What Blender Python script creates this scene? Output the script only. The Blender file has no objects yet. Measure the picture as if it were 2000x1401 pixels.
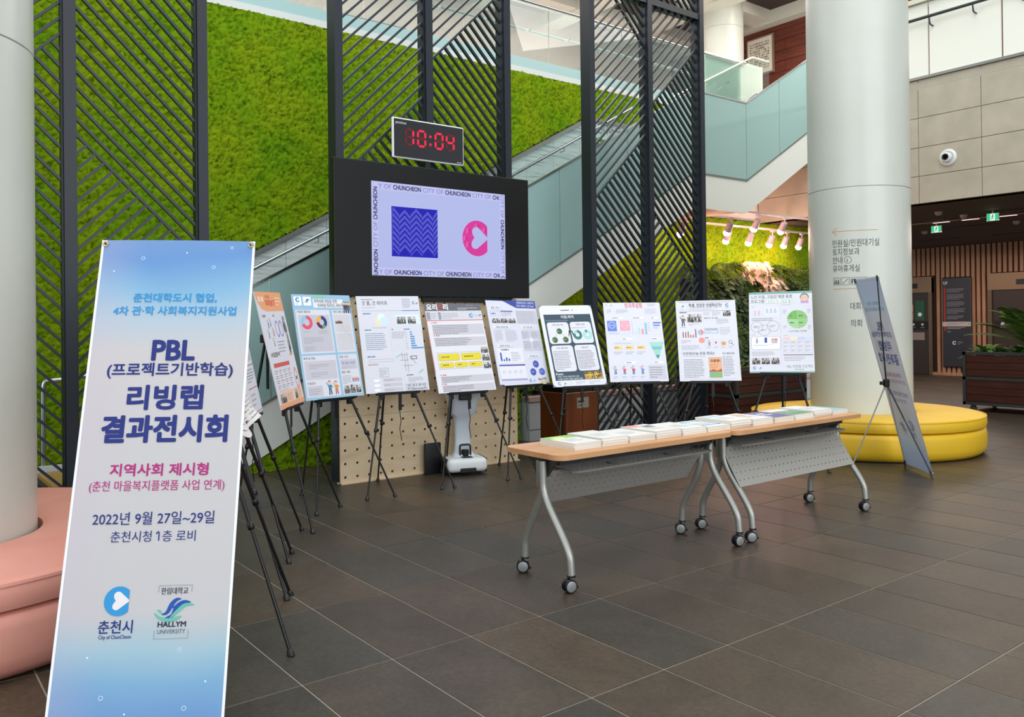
import bpy, bmesh, math, random
import numpy as np
from mathutils import Matrix, Vector
random.seed(7)
RNG = np.random.default_rng(11)
sc = bpy.context.scene
C = sc.collection
PI = math.pi

# ---------------------------------------------------------------- camera
FPX, YAW, PIT, ROL, CAMH, CYP = 1624.119, -0.9126, 0.0050, -0.0113, 1.4039, 622.943
_f = Vector((math.sin(YAW)*math.cos(PIT), math.cos(YAW)*math.cos(PIT), math.sin(PIT)))
_r = Vector((math.cos(YAW), -math.sin(YAW), 0)); _u = _r.cross(_f)
CR = _r*math.cos(ROL) + _u*math.sin(ROL); CU = -_r*math.sin(ROL) + _u*math.cos(ROL); CF = _f
cam = bpy.data.cameras.new('camera'); camo = bpy.data.objects.new('camera', cam); C.objects.link(camo)
M = Matrix.Identity(4)
for i in range(3):
    M[i][0] = CR[i]; M[i][1] = CU[i]; M[i][2] = -CF[i]
M[2][3] = CAMH
camo.matrix_world = M
cam.sensor_width = 36; cam.lens = 36*FPX/2000; cam.shift_y = (CYP-700.5)/2000
cam.clip_start = 0.05; cam.clip_end = 200
sc.camera = camo

# ---------------------------------------------------------------- world, lamps, exposure
w = bpy.data.worlds.new('World'); sc.world = w; w.use_nodes = True
bg = w.node_tree.nodes['Background']; bg.inputs[0].default_value = (0.86, 0.93, 1.0, 1); bg.inputs[1].default_value = 0.85
sc.view_settings.view_transform = 'Standard'; sc.view_settings.look = 'None'
sc.view_settings.exposure = -0.12; sc.view_settings.gamma = 1.0; sc.view_settings.use_curve_mapping = False

def area(name, loc, target, sx, sy, power, col=(1, 1, 1)):
    l = bpy.data.lights.new(name, 'AREA'); l.shape = 'RECTANGLE'; l.size = sx; l.size_y = sy; l.energy = power; l.color = col
    o = bpy.data.objects.new(name, l); C.objects.link(o); o.location = loc
    o.rotation_euler = (Vector(target)-Vector(loc)).to_track_quat('-Z', 'Y').to_euler()
    return o
# tall glazed entrance front behind the photographer, and the skylight
area('daylight_glazing', (13, 1, 6.0), (-8, 6, 2.0), 16, 10, 1550, (0.92, 0.96, 1.0))
area('left_fill', (-1, -9, 5.0), (-4, 8, 2.0), 12, 7, 420, (0.93, 0.97, 1.0))  # fill light added on the left to lift the banner seen from behind
area('skylight', (-2, 3, 11.5), (-5, 5, 0), 10, 10, 1000, (0.95, 0.98, 1.0))

def ray(px, py):
    return CF + CR*((px-1000)/FPX) - CU*((py-CYP)/FPX)
def fl(px, py, z=0.0):
    d = ray(px, py); t = (z-CAMH)/d.z; return Vector((0, 0, CAMH)) + d*t
def at(px, py, X):
    d = ray(px, py); t = X/d.x; return Vector((0, 0, CAMH)) + d*t
def aty(px, py, Y):
    d = ray(px, py); t = Y/d.y; return Vector((0, 0, CAMH)) + d*t

# ---------------------------------------------------------------- materials
def lin(h):
    if not isinstance(h, str): return tuple(h)
    h = h.lstrip('#'); v = [int(h[i:i+2], 16)/255 for i in (0, 2, 4)]
    return tuple(c/12.92 if c <= 0.04045 else ((c+0.055)/1.055)**2.4 for c in v)
_m = {}
def mat(h, rough=0.6, metal=0.0, spec=0.5, name=None, emit=0.0, alpha=None, coat=0.0):
    k = (h, rough, metal, spec, emit, alpha, coat)
    if k in _m: return _m[k]
    m = bpy.data.materials.new(name or 'm_'+str(h).strip('#')); m.use_nodes = True
    b = m.node_tree.nodes['Principled BSDF']; c = lin(h)+(1,)
    b.inputs['Base Color'].default_value = c; b.inputs['Roughness'].default_value = rough
    b.inputs['Metallic'].default_value = metal; b.inputs['Specular IOR Level'].default_value = spec
    b.inputs['Coat Weight'].default_value = coat
    if emit: b.inputs['Base Color'].default_value = (0, 0, 0, 1); b.inputs['Emission Color'].default_value = c; b.inputs['Emission Strength'].default_value = emit
    if alpha is not None: b.inputs['Alpha'].default_value = alpha
    m.diffuse_color = c
    _m[k] = m; return m
def nodemat(name, rough=0.6, spec=0.5, metal=0.0):
    m = bpy.data.materials.new(name); m.use_nodes = True
    nt = m.node_tree; b = nt.nodes['Principled BSDF']
    b.inputs['Roughness'].default_value = rough; b.inputs['Specular IOR Level'].default_value = spec; b.inputs['Metallic'].default_value = metal
    return m, nt, b
def N(nt, t, **kw):
    n = nt.nodes.new(t)
    for k, v in kw.items():
        if k.startswith('_'): setattr(n, k[1:], v)
        else: n.inputs[k.replace('__', ' ')].default_value = v
    return n
def ramp(nt, fac, stops):
    r = nt.nodes.new('ShaderNodeValToRGB'); e = r.color_ramp.elements
    while len(e) < len(stops): e.new(0.5)
    for el, (p, c) in zip(e, stops): el.position = p; el.color = lin(c)+(1,)
    nt.links.new(fac, r.inputs[0]); return r.outputs[0]
def noise_mat(name, stops, scale, rough=0.6, spec=0.5, stretch=(1, 1, 1), detail=6, bump=0.0, bscale=None, coords='Object', distortion=0.0, bdist=0.01):
    m, nt, b = nodemat(name, rough, spec)
    tc = N(nt, 'ShaderNodeTexCoord'); mp = N(nt, 'ShaderNodeMapping'); mp.inputs['Scale'].default_value = stretch
    nt.links.new(tc.outputs[coords], mp.inputs[0])
    n = N(nt, 'ShaderNodeTexNoise', Scale=scale, Detail=detail, Distortion=distortion); nt.links.new(mp.outputs[0], n.inputs['Vector'])
    nt.links.new(ramp(nt, n.outputs[0], stops), b.inputs['Base Color'])
    if bump:
        n2 = N(nt, 'ShaderNodeTexNoise', Scale=bscale or scale*4, Detail=4); nt.links.new(mp.outputs[0], n2.inputs['Vector'])
        bp = N(nt, 'ShaderNodeBump', Strength=bump, Distance=bdist); nt.links.new(n2.outputs[0], bp.inputs['Height']); nt.links.new(bp.outputs[0], b.inputs['Normal'])
    return m

BLACK = mat('#070809', 0.42, name='black_plastic')
DARKMETAL = mat('#1a2029', 0.42, 0.0, 0.45, name='dark_blue_grey_paint')
SLATM = mat('#22292f', 0.4, 0.0, 0.5, name='slat_paint')
CHROME = mat('#b9bcbe', 0.22, 1.0, name='brushed_steel')
ALU = mat('#a9a9a2', 0.36, 0.75, name='satin_aluminium')
TABLEMETAL = mat('#a3a39c', 0.36, 0.6, name='table_grey_metal')
WHITEP = mat('#dde0de', 0.35, name='white_plastic')
STAIRW = mat('#dfe1d9', 0.6, name='stair_white_paint')
COLW = noise_mat('column_enamel', [(0.3, '#c3c6bb'), (0.7, '#cbcec4')], 1.2, rough=0.3, spec=0.5)

def moss_material(name, dark, mid, light):
    m, nt, b = nodemat(name, 0.95, 0.1)
    tc = N(nt, 'ShaderNodeTexCoord')
    n1 = N(nt, 'ShaderNodeTexNoise', Scale=1.6, Detail=3); n2 = N(nt, 'ShaderNodeTexNoise', Scale=70, Detail=5, Roughness=0.75)
    for n in (n1, n2): nt.links.new(tc.outputs['Object'], n.inputs['Vector'])
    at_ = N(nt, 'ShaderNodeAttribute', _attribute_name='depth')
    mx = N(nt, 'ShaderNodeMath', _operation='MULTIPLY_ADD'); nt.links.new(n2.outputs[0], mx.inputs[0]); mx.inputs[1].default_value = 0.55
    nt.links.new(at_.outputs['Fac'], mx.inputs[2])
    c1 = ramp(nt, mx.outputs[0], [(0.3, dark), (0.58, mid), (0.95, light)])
    hs = N(nt, 'ShaderNodeMix', _data_type='RGBA', _blend_type='MULTIPLY'); hs.inputs[0].default_value = 0.6
    c2 = ramp(nt, n1.outputs[0], [(0.35, '#9fd05c'), (0.65, '#ffe9a8')])
    nt.links.new(c1, hs.inputs[6]); nt.links.new(c2, hs.inputs[7]); nt.links.new(hs.outputs[2], b.inputs['Base Color'])
    bp = N(nt, 'ShaderNodeBump', Strength=1.0, Distance=0.02); nt.links.new(n2.outputs[0], bp.inputs['Height']); nt.links.new(bp.outputs[0], b.inputs['Normal'])
    return m
MOSS = moss_material('moss', '#293905', '#6f930e', '#99bc1b')
MOSSY = MOSS

# ---------------------------------------------------------------- mesh helpers
class MB:
    def __init__(s): s.v = []; s.f = []; s.mi = []; s.mats = []
    def mslot(s, m):
        if m is None: return 0
        if m not in s.mats: s.mats.append(m)
        return s.mats.index(m)
    def add(s, vs, fs, m=None):
        o = len(s.v); k = s.mslot(m); s.v += [tuple(v) for v in vs]; s.f += [tuple(i+o for i in f) for f in fs]; s.mi += [k]*len(fs); return s
    def box(s, a, b, m=None):
        x0, y0, z0 = a; x1, y1, z1 = b
        return s.add([(x0,y0,z0),(x1,y0,z0),(x1,y1,z0),(x0,y1,z0),(x0,y0,z1),(x1,y0,z1),(x1,y1,z1),(x0,y1,z1)],
                     [(0,3,2,1),(4,5,6,7),(0,1,5,4),(1,2,6,5),(2,3,7,6),(3,0,4,7)], m)
    def bar(s, p, q, wd, ht, up=(0, 0, 1), m=None):
        p = Vector(p); q = Vector(q); d = (q-p).normalized(); u = Vector(up)
        if abs(d.dot(u)) > 0.98: u = Vector((1, 0, 0))
        a = d.cross(u).normalized(); b = a.cross(d).normalized(); vs = []
        for e in (p, q):
            for i, j in ((-1,-1),(1,-1),(1,1),(-1,1)): vs.append(e + a*(wd/2*i) + b*(ht/2*j))
        return s.add(vs, [(0,1,2,3),(7,6,5,4),(0,4,5,1),(1,5,6,2),(2,6,7,3),(3,7,4,0)], m)
    def tube(s, pts, r, n=10, m=None, cap=True):
        pts = [Vector(p) for p in pts]; rs = r if isinstance(r, (list, tuple)) else [r]*len(pts); rings = []
        ref = None
        for i, p in enumerate(pts):
            d = ((pts[min(i+1, len(pts)-1)]-pts[max(i-1, 0)])).normalized()
            if ref is None:
                ref = d.orthogonal().normalized()
            ref = (ref - d*ref.dot(d)).normalized(); b = d.cross(ref)
            rings.append([p + (ref*math.cos(2*PI*k/n) + b*math.sin(2*PI*k/n))*rs[i] for k in range(n)])
        vs = [v for R_ in rings for v in R_]; fs = []
        for i in range(len(pts)-1):
            for k in range(n): fs.append((i*n+k, i*n+(k+1) % n, (i+1)*n+(k+1) % n, (i+1)*n+k))
        if cap: fs.append(tuple(range(n-1, -1, -1))); fs.append(tuple((len(pts)-1)*n+k for k in range(n)))
        return s.add(vs, fs, m)
    def lathe(s, prof, c=(0, 0, 0), n=32, axis='Z', m=None, closed=False):
        vs = []; fs = []
        for (r, h) in prof:
            for k in range(n):
                a = 2*PI*k/n; x, y = r*math.cos(a), r*math.sin(a)
                p = {'Z': (x, y, h), 'X': (h, x, y), 'Y': (y, h, x)}[axis]
                vs.append((p[0]+c[0], p[1]+c[1], p[2]+c[2]))
        for i in range(len(prof)-1):
            for k in range(n): fs.append((i*n+k, i*n+(k+1) % n, (i+1)*n+(k+1) % n, (i+1)*n+k))
        if closed:
            i = len(prof)-1
            for k in range(n): fs.append((i*n+k, i*n+(k+1) % n, (k+1) % n, k))
        else: fs.append(tuple(range(n-1, -1, -1))); fs.append(tuple((len(prof)-1)*n+k for k in range(n)))
        return s.add(vs, fs, m)
    def prism(s, poly, h0, h1, axis='Z', m=None):
        n = len(poly)
        def P(a, b, h): return {'Z': (a, b, h), 'X': (h, a, b), 'Y': (a, h, b)}[axis]
        vs = [P(a, b, h0) for a, b in poly]+[P(a, b, h1) for a, b in poly]
        fs = [tuple(range(n-1, -1, -1)), tuple(range(n, 2*n))]+[(i, (i+1) % n, n+(i+1) % n, n+i) for i in range(n)]
        return s.add(vs, fs, m)
    def rbox(s, a, b, r, seg=3, m=None):
        bm = bmesh.new(); bmesh.ops.create_cube(bm, size=1)
        a = Vector(a); b = Vector(b)
        for v in bm.verts: v.co = Vector([(a[i]+b[i])/2 + v.co[i]*(b[i]-a[i]) for i in range(3)])
        bmesh.ops.bevel(bm, geom=bm.edges[:], offset=r, segments=seg, profile=0.5, affect='EDGES')
        bm.verts.index_update()
        s.add([v.co[:] for v in bm.verts], [[v.index for v in f.verts] for f in bm.faces], m); bm.free(); return s
    def mesh(s, name, m=None, smooth=None):
        me = bpy.data.meshes.new(name); me.from_pydata(s.v, [], s.f); me.update()
        ms = s.mats or ([m] if m else [])
        for x in ms: me.materials.append(x)
        if s.mats: me.polygons.foreach_set('material_index', s.mi)
        bm = bmesh.new(); bm.from_mesh(me); bmesh.ops.recalc_face_normals(bm, faces=bm.faces)
        bm.to_mesh(me); bm.free()
        if smooth is not None:
            me.polygons.foreach_set('use_smooth', [True]*len(me.polygons))
            me.set_sharp_from_angle(angle=math.radians(smooth))
        return me
    def build(s, name, m=None, parent=None, smooth=None, loc=None, rotz=None):
        o = bpy.data.objects.new(name, s.mesh(name, m, smooth)); C.objects.link(o)
        if parent: o.parent = parent
        if loc is not None: o.location = loc
        if rotz is not None: o.rotation_euler = (0, 0, rotz)
        return o
def tag(o, label=None, cat=None, group=None, kind=None):
    if label: o['label'] = label
    if cat: o['category'] = cat
    if group: o['group'] = group
    if kind: o['kind'] = kind
    return o
def empty(name, label, cat, loc=(0, 0, 0), rotz=0, group=None, mtx=None):
    o = bpy.data.objects.new(name, None); C.objects.link(o); o.empty_display_size = 0.1
    if mtx is not None: o.matrix_world = mtx
    else: o.location = loc; o.rotation_euler = (0, 0, rotz)
    return tag(o, label, cat, group)
def link(name, me, parent=None, loc=None):
    o = bpy.data.objects.new(name, me); C.objects.link(o)
    if parent: o.parent = parent
    if loc is not None: o.location = loc
    return o
def copy_tree(o, parent=None):
    c = o.copy(); C.objects.link(c)
    if parent: c.parent = parent
    for ch in [x for x in KIDS(o)]: copy_tree(ch, c)
    return c
def KIDS(o): return [x for x in C.objects if x.parent == o]
def arcpts(p0, p1, p2, n=5, k=0.35):
    """round the corner p1 of a polyline"""
    p0, p1, p2 = map(Vector, (p0, p1, p2)); a = p1+(p0-p1)*k; b = p1+(p2-p1)*k
    return [a*(1-t)**2+p1*2*t*(1-t)+b*t*t for t in [i/n for i in range(n+1)]]
def roundpath(pts, k=0.3, n=4):
    out = [Vector(pts[0])]
    for i in range(1, len(pts)-1): out += arcpts(pts[i-1], pts[i], pts[i+1], n, k)
    return out+[Vector(pts[-1])]

# ---------------------------------------------------------------- flat print
_tx = {}
def textmesh(s, bold=0.0):
    k = (s, bold)
    if k not in _tx:
        c = bpy.data.curves.new('t', 'FONT'); c.body = s; c.size = 1; c.resolution_u = 3; c.offset = bold
        o = bpy.data.objects.new('t', c); C.objects.link(o)
        dg = bpy.context.evaluated_depsgraph_get()
        me = bpy.data.meshes.new_from_object(o.evaluated_get(dg))
        v = np.array([x.co[:2] for x in me.vertices]) if len(me.vertices) else np.zeros((1, 2))
        f = [tuple(p.vertices) for p in me.polygons]
        bpy.data.objects.remove(o); bpy.data.curves.remove(c); bpy.data.meshes.remove(me)
        _tx[k] = (v, f)
    return _tx[k]
def inkm(col, emit=0, rough=0.6): return mat(col, rough, name='ink', emit=emit, spec=0.3)
class Canvas:
    """flat print in units of 1 % of the width, origin top left, y down"""
    def __init__(s, W, H, back=False, emit=0.0, step=0.0005, rough=0.6):
        s.W = W; s.H = H; s.mb = MB(); s.emit = emit; s.st = step; s.rough = rough; s.back = back
    def P(s, u, v, lv): return ((u/100-0.5)*s.W, (s.st*lv if s.back else -s.st*lv), s.H - v/100*s.W)
    def m(s, col): return inkm(col, s.emit, s.rough)
    def poly(s, pts, col, lv=1): s.mb.add([s.P(u, v, lv) for u, v in pts], [tuple(range(len(pts)))], s.m(col)); return s
    def rect(s, x0, y0, x1, y1, col, lv=1): return s.poly([(x0, y0), (x1, y0), (x1, y1), (x0, y1)], col, lv)
    def rrect(s, x0, y0, x1, y1, r, col, lv=1):
        pts = []
        for cx, cy, a0 in ((x1-r, y0+r, -90), (x1-r, y1-r, 0), (x0+r, y1-r, 90), (x0+r, y0+r, 180)):
            for k in range(6):
                a = math.radians(a0+k*18); pts.append((cx+r*math.cos(a), cy+r*math.sin(a)))
        return s.poly(pts, col, lv)
    def frame(s, x0, y0, x1, y1, t, col, lv=1):
        s.rect(x0, y0, x1, y0+t, col, lv); s.rect(x0, y1-t, x1, y1, col, lv); s.rect(x0, y0, x0+t, y1, col, lv); return s.rect(x1-t, y0, x1, y1, col, lv)
    def disc(s, cx, cy, r, col, lv=1, ry=None, n=24):
        ry = ry or r; return s.poly([(cx+r*math.cos(2*PI*k/n), cy+ry*math.sin(2*PI*k/n)) for k in range(n)], col, lv)
    def ring(s, cx, cy, r, ri, col, lv=1, a0=0, a1=360, ry=1.0):
        n = max(4, int(abs(a1-a0)/12)); vs = []; fs = []
        for k in range(n+1):
            a = math.radians(a0+(a1-a0)*k/n-90)
            vs += [s.P(cx+r*math.cos(a), cy+r*ry*math.sin(a), lv), s.P(cx+ri*math.cos(a), cy+ri*ry*math.sin(a), lv)]
            if k < n: fs.append((2*k, 2*k+2, 2*k+3, 2*k+1))
        s.mb.add(vs, fs, s.m(col)); return s
    def line(s, x0, y0, x1, y1, t, col, lv=1):
        dx, dy = x1-x0, y1-y0; L = math.hypot(dx, dy) or 1; nx, ny = -dy/L*t/2, dx/L*t/2
        return s.poly([(x0+nx, y0+ny), (x1+nx, y1+ny), (x1-nx, y1-ny), (x0-nx, y0-ny)], col, lv)
    def text(s, x, y, h, t, col, al='l', bold=0.0, fit=None, lv=2, rot=0, clip=None):
        """baseline-left at x,y ; h = cap/hangul height"""
        v, f = textmesh(t, 0.0); mn, mx = v.min(0), v.max(0); k = h/0.78
        sx = (fit/(mx[0]-mn[0])) if fit else k
        X = (v[:, 0]-mn[0])*sx; Yv = v[:, 1]*k; w_ = (mx[0]-mn[0])*sx
        if al == 'c': X = X-w_/2
        if al == 'r': X = X-w_
        ca, sa = math.cos(math.radians(rot)), math.sin(math.radians(rot))
        U = x+X*ca+Yv*sa; V = y-Yv*ca+X*sa
        if clip: U = np.clip(U, clip[0], clip[2]); V = np.clip(V, clip[1], clip[3])
        d = bold*h*0.85; sh = [(0, 0)]
        if bold: sh = [(0, 0), (d, 0), (-d, 0), (0, d), (0, -d), (.78*d, .78*d), (-.78*d, .78*d), (.78*d, -.78*d), (-.78*d, -.78*d)] if h > 6 or bold >= .035 else [(-.6*d, 0), (.6*d, 0)]
        for kk, (dx, dy) in enumerate(sh):
            if clip: a_ = np.clip(U+dx, clip[0], clip[2]); b_ = np.clip(V+dy, clip[1], clip[3])
            else: a_ = U+dx; b_ = V+dy
            s.mb.add([s.P(a, b, lv+0.05*kk) for a, b in zip(a_, b_)], f, s.m(col))
        return s
    def greek(s, x0, y0, x1, y1, n, col='#a3a1ab', lv=2, t=None, fill=0.9):
        dy = (y1-y0)/n; t = t or dy*0.36
        for i in range(n):
            y = y0+dy*(i+0.5); x = x0; end = x0+(x1-x0)*(fill if i < n-1 else fill*random.uniform(0.4, 0.9))*random.uniform(0.85, 1)
            while x < end:
                w_ = random.uniform(1.2, 4.0); s.rect(x, y-t/2, min(x+w_, end), y+t/2, col, lv); x += w_+random.uniform(0.4, 0.8)
        return s
    def photo(s, x0, y0, x1, y1, lv=2, tone='g', n=9):
        pal = {'g': ['#2c2a2c', '#55504f', '#8d8886', '#c4c0bd', '#e2dfdc', '#6f6a68', '#3c3839'],
               'y': ['#6a4c1e', '#c99a3c', '#e3c067', '#8a6a3a', '#4a3a2a', '#d8b04a', '#b7a38a'],
               'o': ['#6a5048', '#a88878', '#3a2a28', '#d8c0b0', '#8a7060', '#5a4038', '#c0a090']}[tone]
        W_, H_ = x1-x0, y1-y0; s.rect(x0, y0, x1, y1, pal[2], lv); s.rect(x0, y0, x1, y0+H_*.35, pal[3], lv+.2)
        for k in range(5): a = x0+random.random()*W_*.8; s.rect(a, y0+H_*.05, a+W_*random.uniform(.06, .16), y0+H_*random.uniform(.25, .42), random.choice(pal), lv+.4)
        for k in range(4):
            a = x0+random.random()*W_*.6; b = y0+H_*random.uniform(.5, .85); s.poly([(a, b), (a+W_*.36, b-H_*.08), (a+W_*.4, b+H_*.08), (a+W_*.03, b+H_*.14)], random.choice([pal[3], pal[4], pal[5]]), lv+.6)
        for k in range(4):
            a = x0+W_*(0.14+0.24*k+random.uniform(-.05, .05)); b = y0+H_*random.uniform(.45, .65); r = W_*.055; c1 = random.choice([pal[0], pal[1], pal[0]])
            s.poly([(a-r*1.7, min(b+H_*.35, y1)), (a-r*1.1, b), (a+r*1.1, b), (a+r*1.7, min(b+H_*.35, y1))], c1, lv+.8); s.disc(a, b-r*.4, r, random.choice([pal[0], pal[5]]), lv+1, n=10)
        return s
    def clogo(s, cx, cy, r, col, hole='#ffffff', lv=2, flat=True):
        # C-shaped emblem: disc cut flat on the right with a sideways heart opening
        s.poly([(cx+min(r*math.cos(2*PI*k/48), 0.7*r), cy+r*math.sin(2*PI*k/48)) for k in range(48)], col, lv)
        H_ = [(.72, -.07), (.12, -.59), (.05, -.63), (-.04, -.65), (-.14, -.64), (-.25, -.58), (-.32, -.49), (-.35, -.38), (-.33, -.25), (-.27, -.13), (-.19, -.03), (-.3, .1), (-.37, .22), (-.4, .34), (-.38, .45), (-.31, .54), (-.22, .59), (-.11, .6), (0, .57), (.1, .5), (.72, .03)]
        s.poly([(cx+x*r, cy+y*r) for x, y in H_], hole, lv+0.5); return s
    def ulogo(s, cx, cy, w_, a='#1f4f9f', b='#5fb3a0', lv=2, both=True):
        # winged H emblem
        k = w_/24
        for pts, mw, c, l in (([(-7.2, 2.8), (-4, 1.6), (-1.7, -3), (1, -5.8), (3.8, -6.3)], 2.6, a, 0), ([(-5.4, 5), (-.8, 3.4), (1.5, -1.6), (5.6, -4.4), (9.7, -4.1)], 2.7, a, .2), ([(-1.2, -1.2), (.6, -1.6), (2.2, -2.2)], 1.6, a, .1),
                              ([(-11.8, 1.7), (-8.2, 4.8), (-2.7, 6.1), (2.8, 4.8), (4.5, 3.7)], 2.0, b, .3), ([(-2.2, 5), (1.9, 1.1), (6.5, -2.6), (12, -2.6)], 2.1, b, .4), ([(-10, -.1), (-8.5, .8), (-6.8, 2.5)], 1.2, b, .5)):
            n = 14; m_ = len(pts)-1; P = []
            for i in range(n+1):     # Catmull-Rom centre line
                t = i/n*m_; j = min(int(t), m_-1); f = t-j; q = [pts[max(j-1, 0)], pts[j], pts[j+1], pts[min(j+2, m_)]]
                P.append(tuple(0.5*(2*q[1][d]+(q[2][d]-q[0][d])*f+(2*q[0][d]-5*q[1][d]+4*q[2][d]-q[3][d])*f*f+(3*q[1][d]-q[0][d]-3*q[2][d]+q[3][d])*f**3) for d in (0, 1)))
            vs = []; fs = []
            for i, p in enumerate(P):
                p0, p1 = P[max(i-1, 0)], P[min(i+1, n)]; dx, dy = p1[0]-p0[0], p1[1]-p0[1]; L = math.hypot(dx, dy); h = mw/2*math.sin(PI*min(max(i/n, .02), .98))**.7
                vs += [s.P(cx+(p[0]-dy/L*h)*k, cy+(p[1]+dx/L*h)*k, lv+l), s.P(cx+(p[0]+dy/L*h)*k, cy+(p[1]-dx/L*h)*k, lv+l)]
                if i < n: fs.append((2*i, 2*i+2, 2*i+3, 2*i+1))
            s.mb.add(vs, fs, s.m(c))
        return s
    def person(s, cx, cy, h, shirt, skin='#f2c9a8', hair='#3a2a28', trous='#3a4a6a', lv=2):
        s.disc(cx, cy+h*0.13, h*0.12, hair, lv); s.disc(cx, cy+h*0.16, h*0.1, skin, lv+.5)
        s.poly([(cx-h*.15, cy+h*.3), (cx+h*.15, cy+h*.3), (cx+h*.12, cy+h*.62), (cx-h*.12, cy+h*.62)], shirt, lv)
        s.line(cx-h*.13, cy+h*.33, cx-h*.26, cy+h*.15, h*.06, shirt, lv); s.line(cx+h*.13, cy+h*.33, cx+h*.25, cy+h*.5, h*.06, shirt, lv)
        s.line(cx-h*.06, cy+h*.6, cx-h*.09, cy+h*.98, h*.09, trous, lv); s.line(cx+h*.06, cy+h*.6, cx+h*.1, cy+h*.95, h*.09, trous, lv); return s
    def build(s, parent, name='print'):
        o = s.mb.build(name, None, parent); return o

def holed_panel(y0, y1, z0, z1, py, pz, r, my, mz, thick, seg=8):
    """perforated sheet in the local YZ plane (front at x=0, back at -thick) with real holes; returns MB"""
    mb = MB(); ny = int((y1-y0-2*my)/py+0.5)+1; nz = int((z1-z0-2*mz)/pz+0.5)+1
    ys = [y0+my+i*py for i in range(ny)]; zs = [z0+mz+j*pz for j in range(nz)]
    ye = [y0]+[(ys[i]+ys[i+1])/2 for i in range(ny-1)]+[y1]; ze = [z0]+[(zs[i]+zs[i+1])/2 for i in range(nz-1)]+[z1]
    for i in range(ny):
        for j in range(nz):
            cy, cz = ys[i], zs[j]; hole = [(cy+r*math.cos(PI/4+2*PI*k/seg), cz+r*math.sin(PI/4+2*PI*k/seg)) for k in range(seg)]
            cr = [(ye[i+1], ze[j+1]), (ye[i], ze[j+1]), (ye[i], ze[j]), (ye[i+1], ze[j])]
            for x in (0, -thick):
                vs = [(x, a, b) for a, b in cr+hole]; fs = []
                q = seg//4
                for c in range(4):
                    fs.append((c, (c+1) % 4, *[4+((c+1)*q-t) % seg for t in range(q+1)]))
                mb.add(vs, fs)
            mb.add([(0, a, b) for a, b in hole]+[(-thick, a, b) for a, b in hole], [(k, (k+1) % seg, seg+(k+1) % seg, seg+k) for k in range(seg)])
    for a, b in (((-thick, y0, z0), (0, y0, z1)), ((-thick, y1, z0), (0, y1, z1))):
        mb.add([(a[0], a[1], a[2]), (b[0], a[1], a[2]), (b[0], a[1], b[2]), (a[0], a[1], b[2])], [(0, 1, 2, 3)])
    for z in (z0, z1): mb.add([(-thick, y0, z), (0, y0, z), (0, y1, z), (-thick, y1, z)], [(0, 1, 2, 3)])
    return mb

# ================================================================ SETTING
# ---- floor: long porcelain tiles with pale joints
TX, TY, OX, OY = 0.78895, 0.4, -5.44895, 1.32835
def floor_material():
    m, nt, b = nodemat('floor_tile', 0.42, 0.35)
    g = N(nt, 'ShaderNodeNewGeometry'); sp = N(nt, 'ShaderNodeSeparateXYZ'); nt.links.new(g.outputs['Position'], sp.inputs[0])
    def cell(o, off, size):
        a = N(nt, 'ShaderNodeMath', _operation='SUBTRACT'); nt.links.new(o, a.inputs[0]); a.inputs[1].default_value = off
        d = N(nt, 'ShaderNodeMath', _operation='DIVIDE'); nt.links.new(a.outputs[0], d.inputs[0]); d.inputs[1].default_value = size
        f = N(nt, 'ShaderNodeMath', _operation='FLOOR'); nt.links.new(d.outputs[0], f.inputs[0]); return f.outputs[0]
    cb = N(nt, 'ShaderNodeCombineXYZ'); nt.links.new(cell(sp.outputs[0], OX, TX), cb.inputs[0]); nt.links.new(cell(sp.outputs[1], OY, TY), cb.inputs[1])
    wn = N(nt, 'ShaderNodeTexWhiteNoise'); nt.links.new(cb.outputs[0], wn.inputs['Vector'])
    base = ramp(nt, wn.outputs['Value'], [(0.0, '#434036'), (0.3, '#4a433a'), (0.5, '#524538'), (0.75, '#574939'), (1.0, '#4c4136')])
    ad = N(nt, 'ShaderNodeVectorMath', _operation='MULTIPLY_ADD'); nt.links.new(wn.outputs['Color'], ad.inputs[0]); ad.inputs[1].default_value = (20, 20, 20); nt.links.new(g.outputs['Position'], ad.inputs[2])
    n = N(nt, 'ShaderNodeTexNoise', Scale=2.2, Detail=7, Roughness=0.65, Distortion=0.6); nt.links.new(ad.outputs[0], n.inputs['Vector'])
    n2 = N(nt, 'ShaderNodeTexNoise', Scale=45, Detail=5, Roughness=0.75); nt.links.new(ad.outputs[0], n2.inputs['Vector'])
    c2 = ramp(nt, n.outputs[0], [(0.3, '#c9c9c9'), (0.7, '#ffffff')]); c3 = ramp(nt, n2.outputs[0], [(0.35, '#cfcfcf'), (0.62, '#ffffff')])
    m1 = N(nt, 'ShaderNodeMix', _data_type='RGBA', _blend_type='MULTIPLY'); m1.inputs[0].default_value = 1; nt.links.new(base, m1.inputs[6]); nt.links.new(c2, m1.inputs[7])
    m2 = N(nt, 'ShaderNodeMix', _data_type='RGBA', _blend_type='MULTIPLY'); m2.inputs[0].default_value = 1; nt.links.new(m1.outputs[2], m2.inputs[6]); nt.links.new(c3, m2.inputs[7])
    nt.links.new(m2.outputs[2], b.inputs['Base Color'])
    bp = N(nt, 'ShaderNodeBump', Strength=0.25, Distance=0.004); nt.links.new(n2.outputs[0], bp.inputs['Height']); nt.links.new(bp.outputs[0], b.inputs['Normal'])
    return m
FLM = floor_material(); GROUT = mat('#8c8575', 0.8, name='grout')
floor = MB().box((-16, -7, -0.12), (7, 26, -0.0022)).build('floor', GROUT); tag(floor, kind='structure')
tb = MB(); g_ = 0.0026
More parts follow.
